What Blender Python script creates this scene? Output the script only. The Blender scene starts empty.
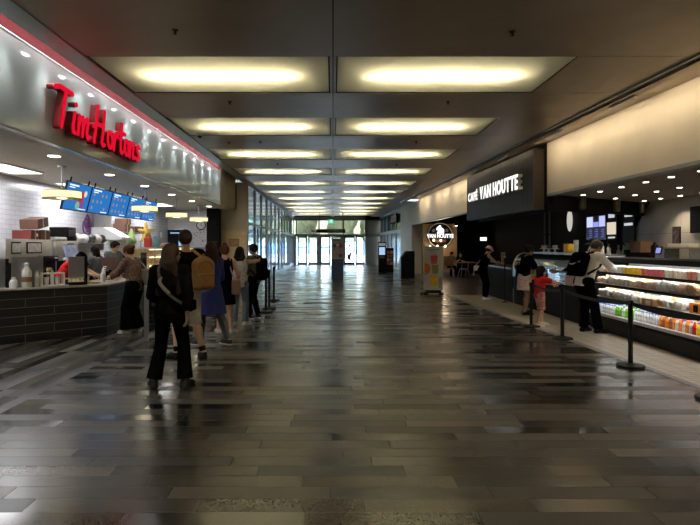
import bpy, bmesh, math, random
import numpy as np
from mathutils import Vector, Matrix
random.seed(7)
C = bpy.context.scene.collection
SC = bpy.context.scene
PI = math.pi
CAMZ = 1.57
THETA = math.atan(20/525.0)                      # the cafe side runs slightly inwards
def RS(u, w, z=0.0):                             # cafe-side frame -> world
    return Vector((u*math.cos(THETA) - w*math.sin(THETA), u*math.sin(THETA) + w*math.cos(THETA), z))

# ---------------------------------------------------------------- materials
MATS = {}
def _nt(name):
    m = bpy.data.materials.new(name); m.use_nodes = True
    nt = m.node_tree
    for n in list(nt.nodes): nt.nodes.remove(n)
    out = nt.nodes.new('ShaderNodeOutputMaterial')
    return m, nt, out
def mat(name, col, rough=.6, metal=0.0, var=.12, scale=9.0, bump=0.0, spec=.5, coat=0.0, bscale=None, rnd=0.0):
    """plain surface: base colour with a faint procedural mottling"""
    if name in MATS: return MATS[name]
    m, nt, out = _nt(name)
    N = nt.nodes.new; L = nt.links.new
    p = N('ShaderNodeBsdfPrincipled')
    tc = N('ShaderNodeTexCoord'); nz = N('ShaderNodeTexNoise')
    nz.inputs['Scale'].default_value = scale; nz.inputs['Detail'].default_value = 3
    L(tc.outputs['Object'], nz.inputs['Vector'])
    rp = N('ShaderNodeValToRGB')
    lo = [max(0, c*(1-var)) for c in col]; hi = [min(1, c*(1+var)) for c in col]
    rp.color_ramp.elements[0].position = .3; rp.color_ramp.elements[1].position = .7
    rp.color_ramp.elements[0].color = (*lo, 1); rp.color_ramp.elements[1].color = (*hi, 1)
    L(nz.outputs['Fac'], rp.inputs['Fac'])
    src = rp.outputs['Color']
    if rnd:
        oi = N('ShaderNodeObjectInfo'); hs = N('ShaderNodeHueSaturation'); mr = N('ShaderNodeMapRange')
        mr.inputs['To Min'].default_value = 1-rnd; mr.inputs['To Max'].default_value = 1+rnd*.6
        L(oi.outputs['Random'], mr.inputs['Value']); L(mr.outputs['Result'], hs.inputs['Value'])
        L(src, hs.inputs['Color']); src = hs.outputs['Color']
    L(src, p.inputs['Base Color'])
    p.inputs['Roughness'].default_value = rough; p.inputs['Metallic'].default_value = metal
    p.inputs['Specular IOR Level'].default_value = spec; p.inputs['Coat Weight'].default_value = coat
    if bump:
        n2 = N('ShaderNodeTexNoise'); n2.inputs['Scale'].default_value = bscale or scale*4; n2.inputs['Detail'].default_value = 4
        L(tc.outputs['Object'], n2.inputs['Vector'])
        b = N('ShaderNodeBump'); b.inputs['Strength'].default_value = bump; b.inputs['Distance'].default_value = .02
        L(n2.outputs['Fac'], b.inputs['Height']); L(b.outputs['Normal'], p.inputs['Normal'])
    L(p.outputs['BSDF'], out.inputs['Surface'])
    MATS[name] = m
    return m
def emit(name, col, strength):
    if name in MATS: return MATS[name]
    m, nt, out = _nt(name)
    e = nt.nodes.new('ShaderNodeEmission'); e.inputs['Color'].default_value = (*col, 1); e.inputs['Strength'].default_value = strength
    nt.links.new(e.outputs[0], out.inputs['Surface'])
    MATS[name] = m
    return m
def translucent(name, col, extra=.0):
    m, nt, out = _nt(name); N = nt.nodes.new; L = nt.links.new
    t = N('ShaderNodeBsdfTranslucent'); t.inputs['Color'].default_value = (*col, 1)
    d = N('ShaderNodeBsdfPrincipled'); d.inputs['Base Color'].default_value = (.55,.53,.45,1); d.inputs['Roughness'].default_value = .3
    mx = N('ShaderNodeMixShader'); mx.inputs[0].default_value = .22
    L(t.outputs[0], mx.inputs[1]); L(d.outputs[0], mx.inputs[2]); L(mx.outputs[0], out.inputs['Surface'])
    MATS[name] = m
    return m
def glass(name, tint=(1,1,1), refl=.12, rough=.02, body=None, bodymix=.0):
    """thin pane: see-through with a tint, mirror-like at grazing angles"""
    m, nt, out = _nt(name); N = nt.nodes.new; L = nt.links.new
    t = N('ShaderNodeBsdfTransparent'); t.inputs['Color'].default_value = (*tint, 1)
    g = N('ShaderNodeBsdfGlossy'); g.inputs['Roughness'].default_value = rough; g.inputs['Color'].default_value = (.95,.97,1,1)
    lw = N('ShaderNodeFresnel'); lw.inputs['IOR'].default_value = 1.5
    ad = N('ShaderNodeMath'); ad.operation = 'ADD'; ad.use_clamp = True; ad.inputs[1].default_value = refl
    L(lw.outputs[0], ad.inputs[0])
    mx = N('ShaderNodeMixShader'); L(ad.outputs[0], mx.inputs[0])
    base = t.outputs[0]
    if body:
        d = N('ShaderNodeBsdfDiffuse'); d.inputs['Color'].default_value = (*body, 1)
        m2 = N('ShaderNodeMixShader'); m2.inputs[0].default_value = bodymix
        L(t.outputs[0], m2.inputs[1]); L(d.outputs[0], m2.inputs[2]); base = m2.outputs[0]
    L(base, mx.inputs[1]); L(g.outputs[0], mx.inputs[2])
    L(mx.outputs[0], out.inputs['Surface'])
    MATS[name] = m
    return m

# ---------------------------------------------------------------- mesh builder
class MB:
    def __init__(s): s.v = []; s.f = []; s.m = []; s.uv = {}; s.mi = 0
    def add(s, vs, fs):
        o = len(s.v); s.v += [tuple(x) for x in vs]
        for f in fs: s.f.append([o+i for i in f]); s.m.append(s.mi)
        return s
    def box(s, a, b, M=None):
        x0,y0,z0 = [min(a[i],b[i]) for i in range(3)]; x1,y1,z1 = [max(a[i],b[i]) for i in range(3)]
        vs = [Vector(p) for p in ((x0,y0,z0),(x1,y0,z0),(x1,y1,z0),(x0,y1,z0),(x0,y0,z1),(x1,y0,z1),(x1,y1,z1),(x0,y1,z1))]
        if M is not None: vs = [M @ p for p in vs]
        return s.add(vs, [(0,3,2,1),(4,5,6,7),(0,1,5,4),(1,2,6,5),(2,3,7,6),(3,0,4,7)])
    def cbox(s, c, d, rz=0.0, rx=0.0, ry=0.0):
        M = Matrix.Translation(Vector(c)) @ Matrix.Rotation(rz,4,'Z') @ Matrix.Rotation(rx,4,'X') @ Matrix.Rotation(ry,4,'Y')
        h = [x/2 for x in d]
        return s.box((-h[0],-h[1],-h[2]), (h[0],h[1],h[2]), M)
    def rbox(s, c, d, r=.01, rz=0.0, seg=3, rx=0.0):
        """box with rounded vertical edges and chamfered top/bottom"""
        hx,hy,hz = d[0]/2,d[1]/2,d[2]/2; r = min(r,hx*.98,hy*.98)
        def ring(ins):
            o = []
            for k,(sx,sy) in enumerate(((1,1),(-1,1),(-1,-1),(1,-1))):
                for j in range(seg+1):
                    a = PI/2*(k + j/seg)
                    o.append(((hx-r)*sx + (r-ins)*math.cos(a), (hy-r)*sy + (r-ins)*math.sin(a)))
            return o
        c4 = min(r*.6, hz*.9)
        M = Matrix.Translation(Vector(c)) @ Matrix.Rotation(rz,4,'Z') @ Matrix.Rotation(rx,4,'X')
        L = [(ring(c4*.7),-hz),(ring(0),-hz+c4),(ring(0),hz-c4),(ring(c4*.7),hz)]
        n = len(L[0][0]); vs = [M @ Vector((p[0],p[1],z)) for R_,z in L for p in R_]
        fs = [tuple(range(n-1,-1,-1)), tuple(range(3*n,4*n))]
        for k in range(3):
            for i in range(n): fs.append((k*n+i, k*n+(i+1)%n, (k+1)*n+(i+1)%n, (k+1)*n+i))
        return s.add(vs, fs)
    def lathe(s, c, prof, n=24, axis='Z', M=None):
        """prof: list of (r, h); closed top and bottom"""
        vs = []; fs = []
        for r,h in prof:
            for i in range(n):
                a = 2*PI*i/n; p = Vector((r*math.cos(a), r*math.sin(a), h))
                if axis == 'X': p = Vector((p.z, p.x, p.y))
                elif axis == 'Y': p = Vector((p.y, p.z, p.x))
                if M is not None: p = M @ p
                vs.append(p + Vector(c))
        for k in range(len(prof)-1):
            for i in range(n): fs.append((k*n+i, k*n+(i+1)%n, (k+1)*n+(i+1)%n, (k+1)*n+i))
        fs.append(tuple(range(n-1,-1,-1))); o = (len(prof)-1)*n; fs.append(tuple(range(o,o+n)))
        return s.add(vs, fs)
    def cyl(s, a, b, r, r2=None, n=16):
        a = Vector(a); b = Vector(b); d = b-a; L = d.length
        if L < 1e-6: return s
        M = d.to_track_quat('Z','Y').to_matrix().to_4x4()
        r2 = r if r2 is None else r2
        vs = []
        for (rr,h) in ((r,0),(r2,L)):
            for i in range(n):
                t = 2*PI*i/n; vs.append(a + M @ Vector((rr*math.cos(t), rr*math.sin(t), h)))
        fs = [(i,(i+1)%n,n+(i+1)%n,n+i) for i in range(n)] + [tuple(range(n-1,-1,-1)), tuple(range(n,2*n))]
        return s.add(vs, fs)
    def tube(s, pts, r, n=10, closed=False):
        pts = [Vector(p) for p in pts]; N = len(pts); vs = []
        up = None
        for k,p in enumerate(pts):
            if closed: t = (pts[(k+1)%N]-pts[k-1]).normalized()
            else: t = (pts[min(k+1,N-1)]-pts[max(k-1,0)]).normalized()
            if up is None: up = t.orthogonal().normalized()
            up = (up - t*up.dot(t)).normalized(); sd = t.cross(up)
            rr = r[k] if isinstance(r,(list,tuple)) else r
            for i in range(n):
                a = 2*PI*i/n; vs.append(p + up*rr*math.cos(a) + sd*rr*math.sin(a))
        fs = []
        for k in range(N if closed else N-1):
            k2 = (k+1)%N
            for i in range(n): fs.append((k*n+i,k*n+(i+1)%n,k2*n+(i+1)%n,k2*n+i))
        if not closed: fs += [tuple(range(n-1,-1,-1)), tuple(range((N-1)*n,N*n))]
        return s.add(vs, fs)
    def ball(s, c, r, nu=16, nv=10, M=None):
        if not isinstance(r,(list,tuple)): r = (r,r,r)
        vs = []; fs = []
        for j in range(1,nv):
            ph = PI*j/nv
            for i in range(nu):
                a = 2*PI*i/nu; p = Vector((r[0]*math.sin(ph)*math.cos(a), r[1]*math.sin(ph)*math.sin(a), r[2]*math.cos(ph)))
                vs.append((M @ p if M is not None else p)+Vector(c))
        t = Vector((0,0,r[2])); b = Vector((0,0,-r[2]))
        vs += [(M @ t if M is not None else t)+Vector(c), (M @ b if M is not None else b)+Vector(c)]
        T = len(vs)-2; B = T+1
        for j in range(nv-2):
            for i in range(nu): fs.append((j*nu+i,(j+1)*nu+i,(j+1)*nu+(i+1)%nu,j*nu+(i+1)%nu))
        for i in range(nu):
            fs.append((T,i,(i+1)%nu)); fs.append((B,(nv-2)*nu+(i+1)%nu,(nv-2)*nu+i))
        return s.add(vs, fs)
    def prism(s, poly, h0, h1, M=None):
        """polygon in XY (counter-clockwise) from z=h0 to h1"""
        n = len(poly)
        A = sum(poly[i][0]*poly[(i+1)%n][1]-poly[(i+1)%n][0]*poly[i][1] for i in range(n))
        if A < 0: poly = poly[::-1]
        vs = [Vector((p[0],p[1],h0)) for p in poly]+[Vector((p[0],p[1],h1)) for p in poly]
        if M is not None: vs = [M @ p for p in vs]
        fs = [tuple(range(n-1,-1,-1)), tuple(range(n,2*n))]+[(i,(i+1)%n,n+(i+1)%n,n+i) for i in range(n)]
        return s.add(vs, fs)
    def slab(s, a, b, z0, z1, t):
        """vertical wall between ground points a,b; thickness t to the left of a->b"""
        a = Vector((a[0],a[1])); b = Vector((b[0],b[1])); d = (b-a).normalized(); n = Vector((-d.y,d.x))*t
        return s.prism([a,b,b+n,a+n], z0, z1)
def smooth(me, ang=38):
    try:
        me.polygons.foreach_set('use_smooth', [True]*len(me.polygons))
        me.set_sharp_from_angle(angle=math.radians(ang))
    except Exception: pass
def obj(name, mb, m, parent=None, loc=None, rz=0.0, ang=38, bevel=0.0):
    me = bpy.data.meshes.new(name)
    me.from_pydata(mb.v, [], mb.f)
    ms = m if isinstance(m,(list,tuple)) else [m]
    for x in ms: me.materials.append(x)
    if len(ms) > 1: me.polygons.foreach_set('material_index', mb.m)
    me.update(); smooth(me, ang)
    o = bpy.data.objects.new(name, me); C.objects.link(o)
    if parent is not None: o.parent = parent
    if loc is not None: o.location = loc
    o.rotation_euler = (0,0,rz)
    if bevel:
        bv = o.modifiers.new('bevel','BEVEL'); bv.width = bevel; bv.segments = 2; bv.limit_method = 'ANGLE'
    return o
def tag(o, label, cat, group=None, kind=None):
    o['label'] = label; o['category'] = cat
    if group: o['group'] = group
    if kind: o['kind'] = kind
    return o
def thing(name, label, cat, loc=(0,0,0), rz=0.0, group=None):
    o = bpy.data.objects.new(name, None); C.objects.link(o)
    o.location = loc; o.rotation_euler = (0,0,rz); o.empty_display_size = .1
    return tag(o, label, cat, group)
def struct(name, mb, m, parent=None, ang=38, label=None):
    o = obj(name, mb, m, parent, ang=ang)
    if parent is None: o['kind'] = 'structure'
    if label: o['label'] = label
    return o
def dup(o, loc=None, rz=None, label=None, group=None, parent=None):
    c = o.copy(); C.objects.link(c)
    if parent is not None: c.parent = parent
    if loc is not None: c.location = loc
    if rz is not None: c.rotation_euler = (c.rotation_euler[0], c.rotation_euler[1], rz)
    if label: c['label'] = label
    if group: c['group'] = group
    for ch in list(o.children): dup(ch, parent=c)
    return c
def text_mb(txt, size, depth, bold=0.0, sx=1.0, M=None, align='LEFT', spacing=1.0):
    """built-in lettering as an extruded mesh builder; text lies in XY, thickness along Z"""
    cu = bpy.data.curves.new('lettering','FONT'); cu.body = txt; cu.size = size; cu.extrude = depth/2; cu.offset = bold
    cu.align_x = align; cu.space_character = spacing; cu.resolution_u = 4
    o = bpy.data.objects.new('lettering', cu); C.objects.link(o)
    dg = bpy.context.evaluated_depsgraph_get(); me = bpy.data.meshes.new_from_object(o.evaluated_get(dg))
    mb = MB(); vs = []
    for v in me.vertices:
        p = Vector((v.co.x*sx, v.co.y, v.co.z)); vs.append(M @ p if M is not None else p)
    mb.add(vs, [tuple(p.vertices) for p in me.polygons])
    bpy.data.objects.remove(o); bpy.data.curves.remove(cu); bpy.data.meshes.remove(me)
    return mb
def spot(name, loc, target, power, col, size=60, blend=.6, rad=.03):
    l = bpy.data.lights.new(name,'SPOT'); l.energy = power; l.color = col; l.spot_size = math.radians(size); l.spot_blend = blend; l.shadow_soft_size = rad
    o = bpy.data.objects.new(name,l); C.objects.link(o); o.location = loc
    o.rotation_euler = (Vector(target)-Vector(loc)).to_track_quat('-Z','Y').to_euler(); return o
def area(name, loc, target, power, col, sx, sy):
    l = bpy.data.lights.new(name,'AREA'); l.shape = 'RECTANGLE'; l.energy = power; l.color = col; l.size = sx; l.size_y = sy
    o = bpy.data.objects.new(name,l); C.objects.link(o); o.location = loc
    o.rotation_euler = (Vector(target)-Vector(loc)).to_track_quat('-Z','Y').to_euler(); return o
# ---------------------------------------------------------------- soft-body modelling: blended tapered limbs -> one continuous mesh
def A3(p): return np.array([p[0],p[1],p[2]], dtype=np.float64)
def nrm(v):
    v = A3(v); n = np.linalg.norm(v); return v/n if n > 1e-9 else v
class SD:
    def __init__(s, k=.03): s.p = []; s.k = k; s.cuts = []
    def cap(s, a, b, ra, rb=None, k=None, op='u'):
        s.p.append(('cap', A3(a), A3(b), ra, ra if rb is None else rb, s.k if k is None else k, op)); return s
    def ell(s, c, r, B=None, k=None, op='u'):
        s.p.append(('ell', A3(c), A3(r), np.eye(3) if B is None else B, 0, s.k if k is None else k, op)); return s
    def loft(s, a, b, side, prof, k=None, op='u', rnd=.012):
        """prof: (t, half width, half depth) from a to b; flat ends"""
        s.p.append(('loft', A3(a), A3(b), nrm(side), (prof, rnd), s.k if k is None else k, op)); return s
    def cone(s, a, b, ra, rb, k=None, op='u', rnd=.004):
        s.p.append(('cone', A3(a), A3(b), ra, (rb, rnd), s.k if k is None else k, op)); return s
    def bx(s, c, h, B=None, r=.02, k=None, op='u'):
        s.p.append(('box', A3(c), A3(h), np.eye(3) if B is None else B, r, s.k if k is None else k, op)); return s
    def cut(s, p, n): s.cuts.append((A3(p), nrm(n))); return s      # keeps the side n points away from
    def bounds(s):
        lo = np.full(3, 1e9); hi = np.full(3,-1e9)
        for q in s.p:
            if q[6] == 's': continue
            a,b = s._bb(q); lo = np.minimum(lo,a); hi = np.maximum(hi,b)
        return lo,hi
    def _bb(s, q):
        if q[0] == 'cap':
            r = max(q[3],q[4]); return np.minimum(q[1],q[2])-r, np.maximum(q[1],q[2])+r
        if q[0] == 'cone':
            r = max(q[3],q[4][0]); return np.minimum(q[1],q[2])-r, np.maximum(q[1],q[2])+r
        if q[0] == 'loft':
            r = max(max(p[1],p[2]) for p in q[4][0]); return np.minimum(q[1],q[2])-r, np.maximum(q[1],q[2])+r
        r = np.linalg.norm(q[2]) + (q[4] if q[0] == 'box' else 0); 
        if q[0] == 'ell': r = q[2].max()
        return q[1]-r, q[1]+r
    def _ev(s, q, P):
        t = q[0]
        if t == 'cap':
            a,b = q[1],q[2]; ba = b-a; L = max(ba@ba,1e-9); h = np.clip(((P-a)@ba)/L,0,1)
            return np.linalg.norm(P-a-h[...,None]*ba,axis=-1)-(q[3]+(q[4]-q[3])*h)
        if t == 'cone':
            a,b = q[1],q[2]; ba = b-a; L = np.sqrt(ba@ba); u = ba/L; x = (P-a)@u
            h = np.clip(x/L,0,1); r = np.linalg.norm(P-a-x[...,None]*u,axis=-1); rb,rn = q[4]
            d1 = r-(q[3]+(rb-q[3])*h)+rn; d2 = np.maximum(-x,x-L)+rn
            return np.minimum(np.maximum(d1,d2),0)+np.sqrt(np.maximum(d1,0)**2+np.maximum(d2,0)**2)-rn
        if t == 'loft':
            a,b = q[1],q[2]; ba = b-a; L = np.sqrt(ba@ba); u = ba/L
            sd = q[3]-u*(q[3]@u); sd /= np.linalg.norm(sd); dp = np.cross(u,sd)
            prof,rn = q[4]; x = (P-a)@u; h = np.clip(x/L,0,1)
            ts = [p[0] for p in prof]; w = np.interp(h,ts,[p[1] for p in prof]); d = np.interp(h,ts,[p[2] for p in prof])
            X = (P-a)@sd; Y = (P-a)@dp
            k0 = np.sqrt((X/w)**2+(Y/d)**2)+1e-9; k1 = np.sqrt((X/w**2)**2+(Y/d**2)**2)+1e-9
            d1 = np.where(k0>.25, k0*(k0-1)/k1, -np.minimum(w,d)*.75)+rn; d2 = np.maximum(-x,x-L)+rn
            return np.minimum(np.maximum(d1,d2),0)+np.sqrt(np.maximum(d1,0)**2+np.maximum(d2,0)**2)-rn
        if t == 'ell':
            X = (P-q[1])@q[3]; r = q[2]
            k0 = np.linalg.norm(X/r,axis=-1)+1e-9; k1 = np.linalg.norm(X/r**2,axis=-1)+1e-9
            return np.where(k0>.25, k0*(k0-1)/k1, -r.min()*.75)
        X = np.abs((P-q[1])@q[3])-(q[2]-q[4])
        return np.linalg.norm(np.maximum(X,0),axis=-1)+np.minimum(X.max(axis=-1),0)-q[4]
    def mesh(s, vox):
        lo,hi = s.bounds(); lo = lo-3*vox; hi = hi+3*vox
        n = np.ceil((hi-lo)/vox).astype(int)+1
        F = np.full(n, .12)
        ax = [lo[i]+vox*np.arange(n[i]) for i in range(3)]
        for q in s.p:
            a,b = s._bb(q); pad = .05
            i0 = np.clip(np.floor((a-pad-lo)/vox).astype(int),0,n-1); i1 = np.clip(np.ceil((b+pad-lo)/vox).astype(int)+1,1,n)
            if (i1<=i0).any(): continue
            sl = tuple(slice(i0[i],i1[i]) for i in range(3))
            G = np.meshgrid(*[ax[i][sl[i]] for i in range(3)], indexing='ij'); P = np.stack(G,axis=-1)
            d = s._ev(q,P); k = q[5]; f = F[sl]
            if q[6] == 'u':
                h = np.maximum(k-np.abs(f-d),0)/k if k > 0 else 0
                F[sl] = np.minimum(f,d)-h*h*k*.25
            else:
                h = np.maximum(k-np.abs(f+d),0)/k if k > 0 else 0
                F[sl] = np.maximum(f,-d)+h*h*k*.25
        if s.cuts:
            G = np.meshgrid(*ax, indexing='ij'); P = np.stack(G,axis=-1)
            for p,nn in s.cuts: F = np.maximum(F,(P-p)@nn)
        # naive surface nets
        S = F < 0
        c = [S[i:n[0]-1+i, j:n[1]-1+j, k:n[2]-1+k] for i in (0,1) for j in (0,1) for k in (0,1)]
        cnt = sum(x.astype(np.int8) for x in c); act = (cnt>0)&(cnt<8)
        idx = np.full(act.shape,-1,dtype=np.int64); I = np.argwhere(act)
        if len(I) == 0: return np.zeros((0,3)), np.zeros((0,4),int)
        idx[act] = np.arange(len(I))
        acc = np.zeros((len(I),3)); num = np.zeros(len(I))
        corners = [(i,j,k) for i in (0,1) for j in (0,1) for k in (0,1)]
        for a in range(8):
            for b in range(a+1,8):
                da = [abs(corners[a][m]-corners[b][m]) for m in range(3)]
                if sum(da) != 1: continue
                ia = I+np.array(corners[a]); ib = I+np.array(corners[b])
                fa = F[ia[:,0],ia[:,1],ia[:,2]]; fb = F[ib[:,0],ib[:,1],ib[:,2]]
                x = (fa<0)!=(fb<0); t = np.where(x, fa/np.where(x,fa-fb,1), 0)
                pt = np.array(corners[a])+t[:,None]*(np.array(corners[b])-np.array(corners[a]))
                acc += np.where(x[:,None],pt,0); num += x
        V = lo+vox*(I+acc/num[:,None])
        Q = []
        for axn in range(3):
            o1,o2 = [(1,2),(2,0),(0,1)][axn]
            sl0 = [slice(0,m) for m in n]; sl1 = [slice(0,m) for m in n]
            sl0[axn] = slice(0,n[axn]-1); sl1[axn] = slice(1,n[axn])
            a = S[tuple(sl0)]; b = S[tuple(sl1)]
            E = np.argwhere(a!=b)
            E = E[(E[:,o1]>0)&(E[:,o2]>0)&(E[:,o1]<n[o1]-1)&(E[:,o2]<n[o2]-1)]
            if len(E) == 0: continue
            d1 = np.zeros(3,int); d1[o1] = 1; d2 = np.zeros(3,int); d2[o2] = 1
            g = lambda X: idx[X[:,0],X[:,1],X[:,2]]
            q = np.stack([g(E-d1-d2),g(E-d2),g(E),g(E-d1)],axis=1)
            ins = a[E[:,0],E[:,1],E[:,2]]
            q[~ins] = q[~ins][:,::-1]
            Q.append(q)
        return V, np.concatenate(Q)
def sd_obj(name, sd, vox, m, parent=None, loc=None, rz=0.0, rough=None):
    V,Q = sd.mesh(vox)
    me = bpy.data.meshes.new(name)
    me.vertices.add(len(V)); me.vertices.foreach_set('co', V.astype(np.float32).ravel())
    me.loops.add(Q.size); me.loops.foreach_set('vertex_index', Q.astype(np.int32).ravel())
    me.polygons.add(len(Q)); me.polygons.foreach_set('loop_start', (np.arange(len(Q))*4).astype(np.int32))
    me.polygons.foreach_set('use_smooth', np.ones(len(Q),bool))
    me.update(calc_edges=True); me.validate()
    for x in (m if isinstance(m,(list,tuple)) else [m]): me.materials.append(x)
    o = bpy.data.objects.new(name, me); C.objects.link(o)
    if parent is not None: o.parent = parent
    if loc is not None: o.location = loc
    o.rotation_euler = (0,0,rz)
    return o

def ik(a, b, l1, l2, pole):
    a = A3(a); b = A3(b); d = b-a; L = np.linalg.norm(d)
    if L > (l1+l2)*.995: b = a+d/L*(l1+l2)*.995; d = b-a; L = np.linalg.norm(d)
    u = d/L; x = (l1*l1-l2*l2+L*L)/(2*L); h = math.sqrt(max(l1*l1-x*x,0))
    p = A3(pole); p = p-u*(p@u); p = nrm(p)
    return a+u*x+p*h, b
def rot_axis(v, ax, ang):
    return A3(Matrix.Rotation(ang,3,Vector(ax)) @ Vector(v))
class Fig:
    """a person: joints laid out for a pose, facing +Y, feet on z=0"""
    def __init__(f, H=1.7, build=1.0, lean=0.0, side=0.0, twist=0.0, pelvis=(0,0), drop=0.0, feet=((-.11,0),(.11,0)), toe=(0.15,-.15),
                 hands=(None,None), hyaw=0.0, hpitch=0.0, female=False, kpole=(0,1,0), epole=None, vox=.009, curl=.5, lift=(0,0), child=False, seat=None):
        s = f.s = H/1.75; f.vox = vox; f.b = build; f.fem = female; f.child = child
        X = np.array([1.,0,0]); Y = np.array([0,1.,0]); Z = np.array([0,0,1.])
        f.pel = np.array([pelvis[0],pelvis[1],.94*s-drop])
        if seat is not None: f.pel[2] = seat+.1*s
        up = rot_axis(rot_axis(Z,X,-lean),Y,side); f.up = up
        fw = rot_axis(rot_axis(Y,X,-lean),Y,side); f.fw = fw
        rt = np.cross(fw,up); f.rt = rt
        f.srt = rot_axis(rt,up,twist); f.sfw = rot_axis(fw,up,twist)
        sw = (.165 if female else .185)*s*build
        f.hip = [f.pel+rt*(-.09*s)-up*.03*s, f.pel+rt*(.09*s)-up*.03*s]
        f.neck = f.pel+up*.52*s
        f.sho = [f.neck-up*.045*s-f.srt*sw, f.neck-up*.045*s+f.srt*sw]
        hb = f.neck+up*.075*s+f.sfw*.02*s
        f.hf = rot_axis(rot_axis(f.sfw, f.srt, -hpitch), up, hyaw); f.hu = rot_axis(rot_axis(up, f.srt, -hpitch), up, hyaw)
        f.hr = np.cross(f.hf,f.hu)
        hs = f.hs = s*(1.0 if not child else 1.32)
        f.head = hb+f.hu*.085*hs+f.hf*.012*s
        f.HB = np.stack([f.hr,f.hf,f.hu],axis=1)
        f.ank = []; f.knee = []; f.toed = []
        for i in (0,1):
            fx,fy = feet[i]; t = toe[i]
            d = rot_axis(Y,Z,t); f.toed.append(d)
            a = np.array([fx,fy,.085*s+lift[i]])
            kp = kpole if not isinstance(kpole[0],(tuple,list)) else kpole[i]
            k,a2 = ik(f.hip[i],a,.425*s,.425*s,kp)
            f.knee.append(k); f.ank.append(a2)
        f.elb = []; f.wri = []
        for i in (0,1):
            sg = -1 if i == 0 else 1
            h = hands[i]
            if h is None: h = (f.pel[0]+sg*.26*s, f.pel[1]+.06*s, .80*s-drop)
            ep = (sg*.5,-1,-.3) if epole is None or epole[i] is None else epole[i]
            e,w = ik(f.sho[i],A3(h),.29*s,.25*s,ep)
            f.elb.append(e); f.wri.append(w)
        f.curl = curl
    def torso(f, d, grow=0.0, t0=0.0, t1=1.0, k=None):
        s = f.s; b = f.b; g = grow
        if f.fem: pr = [(0,.15,.105),(.14,.172,.125),(.42,.125,.098),(.66,.148,.128),(.80,.15,.118),(.93,.135,.08),(1,.06,.055)]
        else: pr = [(0,.145,.105),(.14,.16,.118),(.42,.142,.108),(.66,.165,.122),(.82,.175,.11),(.93,.15,.082),(1,.06,.055)]
        a = f.pel-f.up*.12*s; e = f.pel+f.up*.53*s
        pr = [(t,w*s*b+g,dd*s*b+g) for t,w,dd in pr]
        ts = [p[0] for p in pr]
        def at(t): return (np.interp(t,ts,[p[1] for p in pr]), np.interp(t,ts,[p[2] for p in pr]))
        sub = [t for t in ts if t0 < t < t1]
        L = [(t0,)+at(t0)]+[(t,)+at(t) for t in sub]+[(t1,)+at(t1)]
        L = [((t-t0)/(t1-t0),w,dd) for t,w,dd in L]
        d.loft(a+(e-a)*t0, a+(e-a)*t1, (f.rt*.5+f.srt*.5), L, k=k if k else .04*s, rnd=.02*s)
    def arm(f, d, i, grow=0.0, upto=1.0, flat=False):
        s = f.s*(.92 if f.fem else 1); b = f.b; S,E,W = f.sho[i],f.elb[i],f.wri[i]; sg = -1 if i == 0 else 1
        d.cap(S-f.srt*sg*.05*s,S,.06*s*b+grow,.052*s*b+grow,k=.05)
        if upto <= .5:
            e = S+(E-S)*upto*2
            d.cap(S,S+(E-S)*upto*1.2,.052*s*b+grow,.046*s*b+grow)
            d.cone(S,e,.052*s*b+grow,.05*s*b+grow*1.6)
        else:
            d.cap(S,E,.052*s*b+grow,.041*s*b+grow)
            t = (upto-.5)*2; e = E+(W-E)*t
            if flat: d.cone(E,e,.043*s*b+grow,.034*s*b+grow*1.25)
            else: d.cap(E,E+(W-E)*.3*t,.041*s*b+grow,.042*s*b+grow); d.cap(E+(W-E)*.3*t,e,.042*s*b+grow,.027*s+grow)
    def leg(f, d, i, grow=0.0, to=1.0, flare=0.0, flat=False):
        s = f.s; b = f.b; Hh,K,A = f.hip[i],f.knee[i],f.ank[i]
        if to <= .5:
            e = Hh+(K-Hh)*to*2
            d.cone(Hh,e,.088*s*b+grow,.07*s*b+grow+flare)
            return
        d.cap(Hh,K,.088*s*b+grow,.056*s*b+grow)
        t = (to-.5)*2; e = K+(A-K)*t
        if flat:
            d.cone(K,e,.056*s*b+grow,.046*s*b+grow+flare)
            if t > .5:
                c = K+(A-K)*.3-nrm(f.toed[i])*.012*s
                d.cap(K,c,.054*s*b+grow*.8,.055*s*b+grow*.8); d.cap(c,K+(e-K)*.9,.055*s*b+grow*.8,.038*s+grow*.8)
        else:
            back = -nrm(f.toed[i]); c = K+(A-K)*.3+back*.012*s
            d.cap(K,c,.052*s*b+grow,.054*s*b+grow); d.cap(c,e,.054*s*b+grow,.034*s+grow)
    def foot(f, d, i, grow=0.0, k=.03):
        s = f.s*(1.12 if f.child else 1); A = f.ank[i]; t = f.toed[i]; z = A[2]-.085*f.s
        hl = np.array([A[0],A[1],z])-t*.035*s+np.array([0,0,.034*s]); ball = hl+t*.15*s; ball[2] = z+.03*s; tip = hl+t*.205*s; tip[2] = z+.024*s
        sd = np.cross(t,[0,0,1])
        d.cap(A,hl,.036*s+grow,.034*s+grow,k=k); d.cap(A-t*0.0,ball,.034*s+grow,.03*s+grow,k=k)
        d.cap(ball-sd*.014*s,tip-sd*.008*s,.03*s+grow,.024*s+grow,k=k); d.cap(ball+sd*.014*s,tip+sd*.008*s,.03*s+grow,.024*s+grow,k=k); d.cap(hl,ball,.034*s+grow,.03*s+grow,k=k)
    def hand(f, d, i, n=None):
        s = f.s*(.93 if f.fem else 1); W,E = f.wri[i],f.elb[i]; u = nrm(W-E); sg = -1 if i == 0 else 1
        n = nrm(f.rt*-sg) if n is None else nrm(n)          # the way the palm looks
        n = n-u*(n@u); n = nrm(n) if np.linalg.norm(n) > 1e-3 else nrm(np.cross(u,[0,0,1.]))
        th = np.cross(u,n)*(1 if i == 0 else -1)             # thumb side
        if th@f.fw < -.2 and abs(th@f.fw) > .5: th = -th
        for q in (-1,-.33,.33,1):
            d.cap(W+u*.01*s+th*q*.016*s, W+u*.085*s+th*q*.027*s, .0155*s,.0125*s, k=.012)
        c = f.curl
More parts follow.
